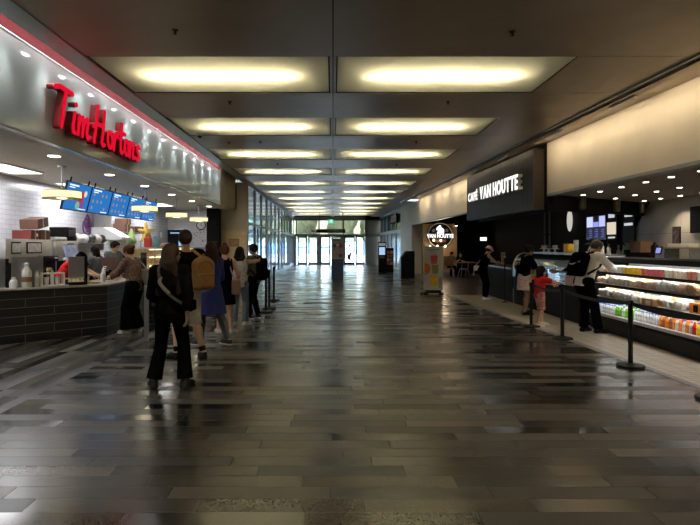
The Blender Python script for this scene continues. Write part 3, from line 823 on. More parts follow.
# wash lights over the fascia, sunk in the red strip
lp = None; NW = 17
for i in range(NW):
    y = 2.2+i*.92
    if lp is None:
        lp = thing('wash_light','','light'); f = MB(); f.box((-.02,-.07,0),(.02,.07,.02)); obj('housing',f,M_['steel'],lp)
        f = MB(); f.box((-.012,-.055,-.005),(.012,.055,0)); obj('lens',f,M_['led_dash'],lp); c = lp
    else: c = dup(lp)
    c.location = (-3.512,y,CEIL+.035)
    tag(c,'slim white wash light in the red ceiling strip above the cafe counter fascia','light','wash lights in the red strip')
    spot('wash_lamp',(-3.515,y,CEIL+.02),(FX-.02,y,FB+.35),16,(.90,1,.97),76,1.0,.03)
l = area('slot_lamp',(-3.60,9.6,CEIL+.23),(FX+.02,9.6,FB+.3),62,(.92,1,.97),15.6,.03)
l.rotation_euler = (Vector((FX+.05,9.6,FB+.3))-Vector((-3.60,9.6,CEIL+.23))).to_track_quat('-Z','Y').to_euler()
# ---- left wall of the kitchen, ceiling, end walls
mb = MB(); mb.box((-6.5,-1,0),(-6.35,20.2,FB)); o = struct('wall_left', mb, M_['white_tile']); uv_faces(o)
mb = MB(); mb.box((-6.5,20.2,0),(-4.45,20.35,FB)); o = struct('wall_kitchen_end', mb, M_['white_tile']); uv_faces(o)
mb = MB(); mb.box((-4.62,20.2,0),(GX-.0,20.35,CEIL)); mb.box((-4.62,20.2,FB),(-3.7,20.35,CEIL)); struct('wall_beige', mb, M_['beige_wall'])
mb = MB(); mb.box((-6.5,-1,FB),(FX-.12,20.35,FB+.06)); struct('ceiling_kitchen', mb, M_['kitchen_ceil'])
mb = MB(); mb.box((-6.5,-1.1,0),(FX,-1,FB)); struct('wall_kitchen_near', mb, M_['white'])
mb = MB(); mb.box((-4.66,19.35,0),(-4.22,19.8,FB)); struct('trim_pillar', mb, M_['charcoal'])
# beige service door
d = MB(); d.box((-4.22,20.13,0),(-3.36,20.19,2.1)); D1 = struct('door_1', d, M_['door_wood'])
f = MB(); f.box((-4.30,20.12,0),(-4.22,20.2,2.18)); f.box((-3.36,20.12,0),(-3.29,20.2,2.18)); f.box((-4.22,20.12,2.1),(-3.36,20.2,2.18)); obj('door_frame',f,M_['door_frame'],D1)
f = MB(); f.cyl((-3.45,20.10,1.02),(-3.58,20.10,1.02),.012); f.cyl((-3.45,20.10,1.02),(-3.45,20.14,1.02),.012); obj('door_handle',f,M_['steel'],D1)
t = thing('door_notice','small brown framed picture notice on the beige service door','notice',(-3.80,20.12,1.70))
f = MB(); f.box((-.20,-.01,-.15),(.20,.0,.15)); obj('frame',f,mat('notice_frame',(.30,.17,.08),.5),t)
f = MB(); f.box((-.17,-.014,-.12),(.17,-.0095,.12)); obj('print',f,mat('notice_print',(.42,.24,.13),.5,var=.5,scale=14),t)
# ---- left glass wall
FR = MB(); y = 20.2; W1 = MB()
NB = 12; st = (FARY-20.35)/NB
for i in range(NB+1):
    yy = 20.35+i*st; FR.box((GX-.10,yy-.035,0),(GX+.0,yy+.035,CEIL))
for z0,z1 in ((0,.14),(2.40,2.50),(3.92,4.02)): FR.box((GX-.10,20.35,z0),(GX+.0,FARY,z1))
for i in range(NB):
    if i%3 == 1:
        yy = 20.35+i*st; FR.box((GX-.08,yy+st/2-.03,0),(GX-.02,yy+st/2+.03,2.4)); FR.box((GX-.08,yy,0),(GX-.02,yy+st,.26))
W1 = struct('window_1', FR, M_['frame_grey'])
P = MB()
for i in range(NB):
    yy = 20.35+i*st
    P.add([(GX-.05,yy,.14),(GX-.05,yy+st,.14),(GX-.05,yy+st,2.4),(GX-.05,yy,2.4)],[(0,1,2,3)]); P.add([(GX-.05,yy,2.5),(GX-.05,yy+st,2.5),(GX-.05,yy+st,3.92),(GX-.05,yy,3.92)],[(0,1,2,3)])
obj('window_glass',P,M_['glass_left'],W1)
# ---- far wall: six glazed doors under a transom band
XR = RS(5.57,FARY-1.5).x+.05
def pxX(px): return (px-333)/525*FARY
F = MB()
XL = GX
F.box((XL,FARY,2.38),(XR,FARY+.12,2.56)); F.box((XL,FARY,3.70),(XR,FARY+.12,CEIL)); F.box((XL,FARY,0),(pxX(296.5),FARY+.12,2.4)); F.box((pxX(365),FARY,0),(XR,FARY+.12,CEIL))
for px in (296,319,343.3,366): F.box((pxX(px)-.06,FARY,2.5),(pxX(px)+.06,FARY+.12,3.75))
for px in (319,343): F.box((pxX(px)-.12,FARY,0),(pxX(px)+.12,FARY+.12,2.4))
WF = struct('wall_far', F, mat('far_frame',(.34,.34,.31),.5,.2))
P = MB(); P.add([(pxX(296),FARY+.06,2.56),(pxX(366),FARY+.06,2.56),(pxX(366),FARY+.06,3.7),(pxX(296),FARY+.06,3.7)],[(0,1,2,3)])
wn = struct('window_2', P, M_['glass_transom'])
LE = [(297.2,307.4),(308.0,318.2),(320.0,330.6),(331.2,342.0),(344.2,354.8),(355.4,364.8)]
for i,(a,b) in enumerate(LE):
    x0,x1 = pxX(a),pxX(b); f = MB(); w = .14 if i != 4 else .1
    f.box((x0,FARY+.02,0),(x0+w,FARY+.08,2.38)); f.box((x1-w,FARY+.02,0),(x1,FARY+.08,2.38)); f.box((x0+w,FARY+.02,2.26),(x1-w,FARY+.08,2.38)); f.box((x0+w,FARY+.02,0),(x1-w,FARY+.08,.2))
    if i in (0,2): f.box((x0+w,FARY+.03,1.42),(x1-w,FARY+.06,1.52))
    D = struct('door_%d' % (i+2), f, M_['far_frame'] if i != 4 else M_['charcoal'])
    g = MB(); g.add([(x0+w,FARY+.05,.2),(x1-w,FARY+.05,.2),(x1-w,FARY+.05,2.26),(x0+w,FARY+.05,2.26)],[(0,1,2,3)]); obj('door_glass',g,M_['glass_far'],D)
    g = MB(); g.box((x1-w-.02 if i%2 == 0 else x0+w-.02,FARY-.03,.9),(x1-w+.02 if i%2 == 0 else x0+w+.02,FARY+.0,1.3)); obj('door_handle',g,M_['steel'],D)
# ---- right: pale bulkhead along the cafe, its end wall, and the glazed front beyond
def rslab(u, w0, w1, z0, z1, t): 
    a,b = RS(u,w0),RS(u,w1); m = MB(); m.slab((a.x,a.y),(b.x,b.y),z0,z1,-t); return m
SOF = 2.78; UW = 5.57
struct('wall_right_near', rslab(UW,-6,12.3,SOF,CEIL,.14), M_['cream_wall'])
struct('wall_right_middle', rslab(UW,17.9,29.5,SOF-.0,CEIL,.14), M_['cream_wall'])
m = MB(); a,b = RS(UW,12.3),RS(UW,17.9); m.slab((a.x,a.y),(b.x,b.y),SOF-.2,CEIL,-.14); struct('wall_right_behind_sign', m, M_['black_wall'])
m = rslab(UW-.012,-6,12.27,SOF-.03,SOF+.03,.18); struct('trim_6', m, M_['grey_metal'])
m = rslab(UW-.012,17.95,29.5,SOF-.03,SOF+.02,.18); struct('trim_7', m, M_['grey_metal'])
m = rslab(4.93,-6,29.5,CEIL-.02,CEIL-.004,.05); struct('trim_8', m, M_['ceil_dark'])
m = rslab(4.895,-6,29.5,CEIL-.03,CEIL-.002,.03); struct('trim_9', m, M_['grey_metal'])
m = rslab(5.02,-6,29.5,CEIL-.05,CEIL-.005,.30); struct('trim_10', m, M_['ceil'])
# end pillar (front face runs on with the bulkhead) and end wall
m = rslab(UW,29.5,33.2,0,CEIL,.5); struct('wall_pillar', m, M_['cream_wall'])
a,b = RS(UW,29.5),RS(8.7,29.7); m = MB(); m.slab((a.x,a.y),(9.2,a.y),0,CEIL,.2); struct('wall_cafe_end', m, M_['black_wall'])
m = MB(); m.box((RS(UW,29.45).x,29.55,0),(5.0,29.68,SOF+.4)); struct('wall_cafe_return', m, M_['cream_wall'])
# far right glazed shop front
m = MB(); WR = 5.57
def rb(u,w0,w1,z0,z1,t,m):
    a,b = RS(u,w0),RS(u,w1); m.slab((a.x,a.y),(b.x,b.y),z0,z1,-t)
for w in (33.2,35.3,37.4,39.5,41.6,43.6): rb(WR,w-.05,w+.05,0,CEIL,.12,m)
rb(WR,33.2,43.6,2.44,2.66,.14,m); rb(WR,33.2,43.6,0,.12,.12,m); rb(WR,33.2,43.6,3.86,CEIL,.12,m)
W3 = struct('window_3', m, mat('shopfront_grey',(.36,.37,.36),.45,.3))
m = MB(); rb(WR+.05,33.2,43.6,.12,2.44,.02,m); obj('window_glass',m,mat('frosted_grey',(.30,.34,.36),.22,0,.08,1.5),W3)
m = MB(); rb(WR+.05,33.2,43.6,2.66,3.86,.02,m); obj('upper_glass',m,mat('upper_bluegrey',(.10,.15,.17),.1,0,.2,1.5),W3)
# closing walls and cafe shell
m = MB(); m.box((-7.5,-6.1,0),(9.5,-6,4.3)); struct('wall_back', m, M_['cream_wall'])
m = MB(); m.box((-7.5,-6,0),(-7.4,-1,4.3)); struct('wall_left_near', m, M_['cream_wall'])
BX = 8.75
m = MB(); m.box((BX,-6,0),(BX+.12,14.55,SOF+.1)); o = struct('wall_cafe_back', m, M_['cafe_panel']); uv_faces(o)
m = MB(); m.prism([(-6,0),(16.55,0),(16.55,1.57),(14.55,SOF+.1),(-6,SOF+.1)],0,.01); 
# dark back wall with its slanted near edge, standing just proud of the pale wall
m = MB(); MM = Matrix(((0,0,1,0),(1,0,0,0),(0,1,0,0),(0,0,0,1)))
m.prism([(17.3,0),(31,0),(31,SOF+.7),(14.4,SOF+.1)],BX-.03,BX,M=MM); struct('wall_cafe_dark', m, M_['black_wall'])
m = MB(); m.box((BX,14.5,0),(BX+.12,31,4)); o = struct('wall_cafe_back_far', m, M_['cafe_panel']); uv_faces(o)
m = MB(); a = RS(UW+.1,-6); b = RS(UW+.1,12.3)
m.prism([(a.x,a.y),(9.2,-6),(9.2,14.8),(8.8,14.75),(b.x,12.4)],SOF,SOF+.06); struct('ceiling_cafe', m, mat('cafe_ceil',(.30,.28,.25),.6,0,.05))
m = MB(); b2 = RS(UW+.14,29.5); m.prism([(b.x,12.4),(8.8,14.75),(9.2,14.8),(9.2,31),(b2.x,31)],3.3,3.36); struct('ceiling_cafe_dark', m, M_['black_wall'])
# dark bulkhead hanging across the cafe ceiling, with three faint lit tubes
m = MB(); m.slab((b.x,12.42),(8.8,14.77),2.42,3.3,.15); struct('wall_cafe_bulkhead', m, M_['black_wall'])
m = MB(); m.slab((RS(UW+.1,12.3).x,12.5),(RS(UW+.1,18.0).x,18.0),2.40,3.3,-.1); 
struct('trim_11', m, M_['black_wall'])
for i,f in enumerate((.24,.60,.90)):
    x = b.x+(8.8-b.x)*f; y = 12.42+(14.77-12.42)*f
    t = obj('tube_lamp',MB().lathe((0,0,0),[(.075,0),(.08,.02),(.08,.31),(.07,.33)],20),mat('tube_bronze',(.20,.15,.10),.35,.6))
    t.location = (x+.05,y-.12,2.47); tag(t,'dull bronze cylinder lamp on the dark bulkhead, %s of three from the left' % ('first','second','third')[i],'lamp','bronze cylinder lamps')
m = MB(); m.box((9.2,-6,0),(9.3,31,4.3)); struct('wall_right_outer', m, M_['black_wall'])
m = MB(); m.box((4,-6.05,0),(9.3,-6,SOF)); struct('wall_cafe_near', m, M_['cream_wall'])

# ---------------------------------------------------------------- outside, seen through the glazing
m = MB(); m.add([(-70,FARY+.4,-.03),(70,FARY+.4,-.03),(70,140,-.03),(-70,140,-.03)],[(0,1,2,3)]); m.add([(-70,20.4,-.03),(GX-.12,20.4,-.03),(GX-.12,FARY+.4,-.03),(-70,FARY+.4,-.03)],[(0,1,2,3)])
struct('ground', m, mat('pavement',(.78,.78,.76),.8,0,.05,1.0))
t = thing('hoarding','long blue hoarding fence across the road outside the doors','fence',(0,72,0))
m = MB(); 
for i in range(20): m.box((-40+i*4+.03,-.03,.45),(-40+i*4+3.97,.03,2.0))
obj('panel',m,mat('hoarding_blue',(.16,.32,.56),.6),t)
m = MB()
for i in range(21): m.box((-40.05+i*4,-.05,0),(-39.95+i*4,.05,2.05))
obj('post',m,M_['light_grey'],t)
random.seed(3)
def tree(x,y,h,lab):
    t = thing('tree',lab,'tree',(x,y,0),0,'trees outside the doors')
    tr = MB(); tr.tube([(0,0,0),(.1,0,h*.3),(0,.1,h*.55)],[.2,.16,.1],8); obj('trunk',tr,mat('bark',(.10,.08,.06),.9),t)
    d = SD(.6)
    for i in range(9):
        a = i*2.4; r = h*.24*random.uniform(.4,1); d.ell((r*math.cos(a),r*math.sin(a),h*(.45+.06*i)),(h*.2*random.uniform(.7,1.1),)*3)
    V = sd_obj('crown',d,.35,mat('leaf',(.12,.15,.10),.8,0,.5,3,bump=.8),t)
for i,(x,y,h) in enumerate(((-12,82,6.5),(-5.5,86,7.5),(1.2,82,6.0),(7.4,86,7.2),(14,82,6.8))):
    tree(x,y,h,'green leafy tree beyond the blue hoarding outside, %s from the left' % ('first','second','third','fourth','fifth')[i])
m = MB(); m.box((-10,20,0),(-9.8,71,9)); struct('wall_opposite', m, mat('pale_block',(.50,.56,.60),.8,0,.06,.8))
# ---------------------------------------------------------------- red script sign on the fascia
def stroke(letters_pts, w, depth, ox, cap, sx):
    d = SD(.004)
    for pl in letters_pts:
        for (x0,y0),(x1,y1) in zip(pl[:-1],pl[1:]):
            a = np.array([(ox+x0)*cap*sx,y0*cap,0]); b = np.array([(ox+x1)*cap*sx,y1*cap,0])
            d.p.append(('cap',a,b,w,w*.94,.004,'u'))
    return d
class Flat(SD):
    """strokes drawn in XY, given a depth along Z"""
    def __init__(s, base, depth): SD.__init__(s,.004); s.p = base.p; s.dep = depth
    def _ev(s, q, P):
        P2 = P.copy(); P2[...,2] = 0
        d = SD._ev(s,q,P2); e = np.abs(P[...,2])-s.dep/2+.006; d = d+.006
        return np.minimum(np.maximum(d,e),0)+np.sqrt(np.maximum(d,0)**2+np.maximum(e,0)**2)-.006
    def _bb(s, q):
        lo,hi = SD._bb(s,q); lo[2] = -s.dep/2; hi[2] = s.dep/2; return lo,hi
def arc(cx,cy,rx,ry,a0,a1,n=9): return [(cx+rx*math.cos(math.radians(a0+(a1-a0)*i/n)),cy+ry*math.sin(math.radians(a0+(a1-a0)*i/n))) for i in range(n+1)]
GL = {
 'T': (.62,[[(-.06,.90),(.10,.965),(.62,.95)],[(.36,.95),(.28,.6),(.17,.03)]]),
 'i': (.24,[[(.10,.50),(.02,.16),(.04,.03),(.12,.02)],[(.16,.73),(.165,.745)]]),
 'm': (.66,[[(.07,.50),(.0,.02)],[(.03,.26),(.14,.45),(.22,.50),(.26,.44),(.19,.02)],[(.22,.26),(.34,.45),(.42,.50),(.46,.44),(.40,.12),(.44,.02),(.52,.06)]]),
 'H': (.70,[[(.20,1.02),(.12,.55),(.0,.0)],[(.56,.98),(.48,.5),(.40,.06),(.46,.0),(.54,.04)],[(-.04,.42),(.14,.52),(.50,.54)]]),
 'o': (.36,[arc(.16,.255,.135,.225,80,440,14)]),
 'r': (.34,[[(.09,.50),(.01,.02)],[(.04,.26),(.14,.45),(.24,.50),(.29,.44)]]),
 't': (.34,[[(.20,.92),(.10,.30),(.10,.06),(.18,.02),(.25,.08)],[(-.04,.58),(.12,.62),(.38,.64)]]),
 'n': (.44,[[(.07,.50),(.0,.02)],[(.03,.26),(.14,.45),(.23,.50),(.28,.43),(.22,.10),(.26,.02),(.34,.06)]]),
 's': (.34,[[(.28,.44),(.18,.50),(.09,.44),(.09,.34),(.20,.24),(.22,.12),(.14,.02),(.02,.05)]]),
}
t = thing('shop_sign','big red script letters mounted on the silver fascia above the left counter','sign',(FX,8.3,3.15))
txt = 'Tim Hortons'; tot = sum(.10 if ch == ' ' else GL[ch][0] for ch in txt); capH = .56; sx = 2.98/(tot*capH); x = 0
ML = Matrix(((0,0,1,0),(1,0,0,0),(0,1,0,0),(0,0,0,1)))
for ch in txt:
    if ch == ' ': x += .10; continue
    adv,pl = GL[ch]
    for nm,dep,ww,off,mm in (('letter',.10,.0345,.02,'red_sign_side'),('letter_face',.016,.036,.101,'red_sign')):
        f = Flat(stroke(pl,ww,dep,x,capH,sx),dep); V,Q = f.mesh(.0095)
        b = MB(); b.add([(v[2]+off+(.05 if nm == 'letter' else 0),v[0]-1.41,v[1]) for v in V],[tuple(q) for q in Q])
        if nm == 'letter': Lo = obj(nm,b,M_[mm],t,ang=60)
        else: 
            b.v = [(p[0]+.03,p[1],p[2]) for p in b.v]; fo = obj('face',b,M_[mm],Lo,ang=60)
    x += adv
# ---------------------------------------------------------------- service counter
t = thing('service_counter','long black tiled service counter with pale grout and angled near end','counter',(-4.05,9.4,0))
def CP(pts): return [(p[0]+4.05,p[1]-9.4) for p in pts]
outer = [(-7.0,6.76),(-4.03,9.37),(-4.05,18.2)]
inner = [(-4.75,18.2),(-4.75,9.75),(-6.34,8.33),(-7.0,7.75)]
m = MB(); m.prism(CP([(-6.34,7.34)]+outer[1:]+inner[:2]+[(-6.34,8.33)]),0.0,.86); o = obj('body',m,M_['counter_tile'],t); uv_faces(o)
o2 = [(-6.34,7.28),(-4.0,9.34),(-4.0,18.22)]
m = MB(); m.prism(CP(o2+[(-4.8,18.22),(-4.8,9.78),(-6.34,8.40)]),.86,.895); obj('worktop',m,M_['worktop'],t,bevel=.004)
CT = .895
# positions along the angled front: s metres from the corner, d metres back from the front edge
cu = Vector((-1.23,-1.08,0)).normalized(); cn = Vector((-cu.y,cu.x,0)); cn = cn if cn.y > 0 else -cn
def CF(s,d,z=CT): return Vector((-4.03,9.37,z))+cu*s+cn*d
crz = math.atan2(-cu.y,-cu.x)
def panel_screen(s, w, h, lab, s2=None):
    t = thing('divider_panel',lab,'panel',CF(s,.16),crz,'steel divider panels')
    m = MB(); m.box((-w/2,-.008,.02),(w/2,.008,h)); obj('plate',m,M_['steel'],t)
    m = MB(); m.box((w/2,-.02,.001),(w/2+.05,.03,h)); obj('post',m,M_['charcoal'],t)
    m = MB(); m.box((-w/2,-.05,.001),(w/2,.05,.02)); obj('foot',m,M_['steel_dull'],t)
panel_screen(1.74,.40,.47,'upright steel divider panel on the black counter at the left edge of view')
panel_screen(1.22,.46,.50,'upright steel divider panel on the counter behind white bottles')
panel_screen(.47,.26,.49,'upright steel divider panel on the counter in front of the red shirted worker')
def bottle(nm,lab,s,d,r,h,m1,m2,neck=.35,band=None):
    t = thing(nm,lab,'bottle',CF(s,d))
    m = MB(); m.lathe((0,0,.001),[(r*.92,0),(r,.01),(r,h*.55),(r*.9,h*.68),(r*neck,h*.84),(r*neck,h*.9)],18); obj('body',m,m1,t)
    m = MB(); m.lathe((0,0,.001+h*.9),[(r*neck*1.15,0),(r*neck*1.15,h*.08),(r*neck*.4,h*.1)],14); obj('cap',m,m2,t)
    if band:
        m = MB(); m.lathe((0,0,.001),[(r*1.01,h*.22),(r*1.01,h*.42)],18); obj('label_band',m,band,t)
bottle('milk_jug','white jug with brown label on the counter before the steel panel',1.25,.07,.075,.40,M_['offwhite'],M_['white'],.4,mat('brown_label',(.20,.10,.05),.5))
bottle('squeeze_bottle','short white squeeze bottle left of the taller white jug',1.44,.05,.058,.17,M_['white'],M_['white'],.5)
bottle('syrup_bottle','slim clear grey bottle right of the white jug',1.10,.07,.05,.26,mat('clear_grey',(.33,.33,.30),.2),M_['steel'],.4)
# coffee brewer with thermal server
t = thing('coffee_brewer','black coffee brewer with brass coloured server on the counter','coffee maker',CF(.86,.42),crz)
m = MB(); m.rbox((0,.08,.25),(.26,.12,.5),.02); m.rbox((0,-.02,.46),(.27,.32,.09),.03); m.rbox((0,-.02,.015),(.27,.32,.03),.03); obj('housing',m,M_['black'],t)
m = MB(); m.lathe((0,-.04,.031),[(.075,0),(.085,.02),(.085,.2),(.06,.25),(.05,.27)],20); obj('server',m,mat('brass',(.52,.40,.2),.25,.8),t)
m = MB(); m.rbox((0,-.17,.16),(.03,.04,.02),.005); m.tube([(0,-.12,.25),(0,-.18,.23),(0,-.18,.12),(0,-.125,.08)],.011,8); obj('server_handle',m,M_['black'],t)
m = MB(); m.rbox((.09,-.185,.47),(.05,.006,.03),.004); obj('switch',m,M_['white'],t)
# small beige two-bay rack in front of the brewer
t = thing('cup_rack','small beige two bay cup rack in front of the coffee brewer','rack',CF(.86,.13),crz)
m = MB()
for xx in (-.17,0,.17): m.box((xx-.02,-.05,.001),(xx+.02,.05,.20))
m.box((-.19,-.05,.20),(.19,.05,.225)); m.box((-.19,-.05,.001),(.19,.05,.018)); obj('frame',m,M_['cloth_beige'],t)
for xx in (-.085,.085):
    m = MB(); m.lathe((xx,0,.019),[(.03,0),(.042,.12),(.045,.12),(.045,.13)],14); obj('cup_stack',m,M_['white'],t)
t = thing('papers_tray','flat pale tray of papers lying on the counter edge','tray',CF(.80,.02),crz)
m = MB(); m.rbox((0,-.0,.008),(.34,.09,.014),.01); obj('tray',m,M_['light_grey'],t); m = MB(); m.box((-.14,-.03,.016),(.10,.03,.022)); obj('papers',m,M_['white'],t)
t = thing('snack_box','open black box holding yellowish rolls on the counter','box',CF(.50,.09,CT),crz)
m = MB(); m.box((-.15,-.09,.001),(.15,.09,.012)); m.box((-.15,-.09,.012),(-.142,.09,.10)); m.box((.142,-.09,.012),(.15,.09,.10)); m.box((-.142,.082,.012),(.142,.09,.10)); m.box((-.142,-.09,.012),(.142,-.082,.055)); obj('box',m,M_['black'],t)
for k in range(4):
    m = MB(); m.ball((-.095+k*.064,-.01,.06),(.036,.055,.04),14,8); obj('roll',m,mat('roll',(.62,.46,.22),.6),t)
m = MB(); m.box((-.152,.06,.10),(.152,.092,.125)); obj('lid',m,M_['white'],t)
# back run of equipment along the tiled wall
t = thing('back_counter','steel back counter along the white tiled wall behind the service counter','counter',(-6.02,12.5,0))
m = MB(); m.box((-.3,-3.35,.1),(.3,5.5,.86)); obj('cabinet',m,M_['steel_dull'],t); m = MB(); m.box((-.32,-3.37,.86),(.33,5.52,.9)); obj('worktop',m,M_['steel'],t)
m = MB(); m.box((-.25,-3.3,0),(.22,5.4,.1)); obj('plinth',m,M_['black'],t)
def machine(y,w,h,lab,scr):
    t = thing('drink_machine',lab,'machine',(-6.02,y,.9))
    m = MB(); m.rbox((0,0,h/2),(.5,w,h),.015); obj('housing',m,M_['steel_dull'],t)
    m = MB(); m.box((.25,-w*.46,h*.05),(.26,w*.46,h*.46)); obj('recess',m,M_['charcoal'],t)
    for yy in (-w*.2,w*.22):
        m = MB(); m.cyl((.26,yy,h*.5),(.36,yy,h*.5),.03); m.cyl((.34,yy,h*.5),(.34,yy,h*.36),.018,.012); m.lathe((.34,yy,h*.5),[(.04,0),(.045,.03),(.03,.045)],14); obj('tap',m,M_['white'],t)
    for k,(yy,ww) in enumerate(scr):
        m = MB(); m.box((.251,yy-ww/2,h*.66),(.262,yy+ww/2,h*.93)); f = obj('display',m,M_['charcoal'],t)
        m = MB(); m.box((.2615,yy-ww*.44,h*.69),(.266,yy+ww*.44,h*.90)); obj('card',m,mat('pale_card',(.62,.66,.68),.4,var=.25,scale=12),f)
machine(10.03,1.56,.80,'steel drink machine with two white taps and pale display cards',[(-.48,.28),(.10,.50)])
machine(11.4,.95,.78,'steel brewing machine with white tap heads right of the tap machine',[(.15,.26)])
# shelf with boxes on top of the machines
def carton(lab,loc,dim,m1,rz=0,ry=0,dot=False):
    t = thing('carton',lab,'box',loc,rz,'cartons on top of the machines')
    t.rotation_euler = (0,ry,rz)
    m = MB(); m.box((-dim[0]/2,-dim[1]/2,0),(dim[0]/2,dim[1]/2,dim[2])); obj('box',m,m1,t,bevel=.006)
    m = MB(); m.box((-dim[0]/2-.002,-.02,-.0),(dim[0]/2+.002,.02,dim[2]+.002)); obj('tape',m,mat('tape',(.42,.28,.17),.4),t)
    if dot:
        m = MB(); m.lathe((dim[0]/2+.001,dim[1]*.2,dim[2]*.5),[(.035,0),(.035,.003)],16,axis='X'); obj('round_sticker',m,M_['offwhite'],t)
    return t
mat('carton_brown',(.12,.055,.034),.7,0,.1,6); mat('carton_red',(.13,.017,.012),.6,0,.1,6)
carton('red and brown carton lying on the tap machine, under a tilted brown carton',(-5.95,10.17,1.701),(.36,.31,.17),M_['carton_red'],.05,0,True)
carton('plain brown carton on the tap machine right of the red one',(-5.95,10.54,1.701),(.36,.34,.19),M_['carton_brown'],-.03)
carton('tilted brown carton on top of the stack of cartons',(-5.95,10.47,1.935),(.34,.50,.19),M_['carton_brown'],.12,0).rotation_euler[0] = .16
C.objects[-1] if False else None
t = thing('pastry_tray','white flat tray on top of the brewing machine','tray',(-5.95,11.15,1.683)); m = MB(); m.rbox((0,0,.035),(.38,.5,.07),.03); obj('tray',m,M_['white'],t); m = MB(); m.rbox((0,0,.076),(.34,.46,.012),.03); obj('lid',m,M_['light_grey'],t)
t = thing('label_printer','black box shaped label printer on top of the brewing machine','printer',(-5.98,11.62,1.683)); m = MB(); m.rbox((0,0,.15),(.40,.40,.30),.02); obj('housing',m,M_['black'],t); m = MB(); m.box((.201,-.15,.10),(.207,.15,.24)); obj('slot_panel',m,mat('dk_blue',(.03,.045,.075),.3),t)
t = thing('microwave_oven','black microwave oven on the steel back counter beside the blue stand','oven',(-6.0,12.15,1.683-.78+.0)); m = MB(); m.rbox((0,0,.17),(.42,.5,.34),.015); obj('housing',m,M_['black'],t); m = MB(); m.box((.211,-.22,.05),(.218,.10,.29)); obj('door',m,M_['blackgloss'],t); m = MB(); m.box((.211,.12,.05),(.217,.22,.29)); obj('keypad',m,M_['mid_grey'],t)
# slanted bluish dispenser
t = thing('bag_dispenser','slanted pale blue panel dispenser on a steel stand behind the counter','dispenser',(-5.45,11.0,.9-.9))
m = MB(); m.box((-.2,-.25,0),(.15,.25,.95)); obj('stand',m,M_['steel_dull'],t)
m = MB(); m.cbox((.02,0,1.27),(.03,.52,.66),0,0,-.30); obj('panel',m,mat('pale_blue',(.36,.47,.75),.3,0,.3,10),t)
for k,(yy,zz) in enumerate(((-.12,1.2),(.06,1.32),(.12,1.12))):
    m = MB(); m.ball((.08-.3*(zz-1.27),yy,zz),(.03,.07,.08),12,8); obj('bag',m,mat('bagwhite',(.62,.68,.82),.35),t)
t = thing('steel_shelf','thin steel wall shelf over the slanted blue panel','shelf',(-6.12,13.0,1.62)); m = MB(); m.box((-.22,-1.0,0),(.25,1.0,.025)); obj('board',m,M_['steel'],t)

for yy in (-.8,.8): obj('bracket',MB().box((-.22,yy-.015,-.16),(.1,yy+.015,0)),M_['steel_dull'],t)
random.seed(11)
for k in range(7):
    y = 12.2+k*.27; d = SD(.05)
    for q in range(4): d.ell((random.uniform(-.05,.05),random.uniform(-.08,.08),.09+random.uniform(-.01,.05)),(.09,.1,.085))
    d.cut((0,0,.003),(0,0,-1))
    o = sd_obj('bag_of_lids',d,.015,mat('bag_'+str(k%3),[(.05,.05,.055),(.42,.36,.33),(.62,.60,.58)][k%3],.4),None,(-6.05,y,1.645),0)
    tag(o,'crumpled %s bag on the thin steel shelf, %s along it' % (['black','brownish','white'][k%3],('first','second','third','fourth','fifth','sixth','seventh')[k]),'bag','bags on the steel shelf')
# extraction hood
t = thing('extractor_hood','white sloping extractor hood over the back counter','hood',(-5.95,14.05,1.74))
m = MB(); MX = Matrix(((1,0,0,0),(0,0,1,0),(0,1,0,0),(0,0,0,1)))
m.prism([(-.38,0),(.42,0),(.42,.06),(-.05,.32),(-.38,.32)],-.33,.33,M=MX); obj('canopy',m,M_['white'],t)
m = MB(); [m.box((.40,-.31+k*.15,.01),(.425,-.24+k*.15,.055)) for k in range(4)]; obj('vent_slats',m,M_['light_grey'],t)
m = MB(); m.box((-.35,-.2,.32),(-.05,.2,1.20)); obj('duct',m,M_['steel_dull'],t)
# purple emblem on the wall tiles
d = MB()
def emb(pts): d.tube([(0,p[0]*.26,p[1]*.26) for p in pts],.017,6)
emb(arc(-.1,.1,.62,.72,-60,250,16)); emb(arc(0,.15,.36,.42,-120,200,14)); emb([(-.05,1.25),(-.35,.85),(-.55,.3)]); emb([(-.05,1.25),(.3,.9),(.5,.3)]); emb([(-1.0,-.55),(-.5,-.35),(0,-.6),(.5,-.35),(1.0,-.6)]); emb(arc(0,.1,.14,.16,0,360,10))
o = obj('wall_emblem',d,mat('emblem_purple',(.20,.05,.22),.5)); o.location = (-6.33,13.55,2.02); o.scale = (1,1.35,1.1); tag(o,'purple line drawn leafy emblem on the white tiled wall','emblem')
# gold and green wall decorations near the far end
d = SD(.05)
for a,l in ((20,.32),(95,.34),(165,.33),(235,.36),(310,.34)):
    d.cap((0,0,0),(l*math.cos(math.radians(a)),0,l*math.sin(math.radians(a))),.10,.055)
o = sd_obj('star_decoration',d,.016,mat('gold',(.55,.36,.07),.5,0,.1),None,(-5.62,15.8,1.98)); tag(o,'wavy gold star shape fixed above the shelf by the far kitchen wall','decoration')
o.rotation_euler = (0,0,PI/3); o.scale = (.8,.8,.8)
t = thing('display_stand','thin steel stand carrying the gold star shape and green cutout','stand',(-5.78,15.8,.902)); m = MB(); m.cyl((0,0,0),(0,0,.85),.02); m.lathe((0,0,0),[(.2,0),(.2,.015),(.03,.03)],20); obj('pole',m,M_['steel_dull'],t); m = MB(); m.box((-.05,-1.1,.70),(.05,.35,.73)); obj('crossbar',m,M_['steel_dull'],t)
d = SD(.03); d.cap((0,0,-.12),(0,0,.16),.13,.04); d.cap((-.1,0,-.17),(.1,0,-.17),.05,.05)
o = sd_obj('green_decoration',d,.015,mat('pale_green',(.26,.36,.12),.6),None,(-5.70,14.85,1.90)); tag(o,'small green cutout shape beside the gold star','decoration')
o.location[2] = 1.86
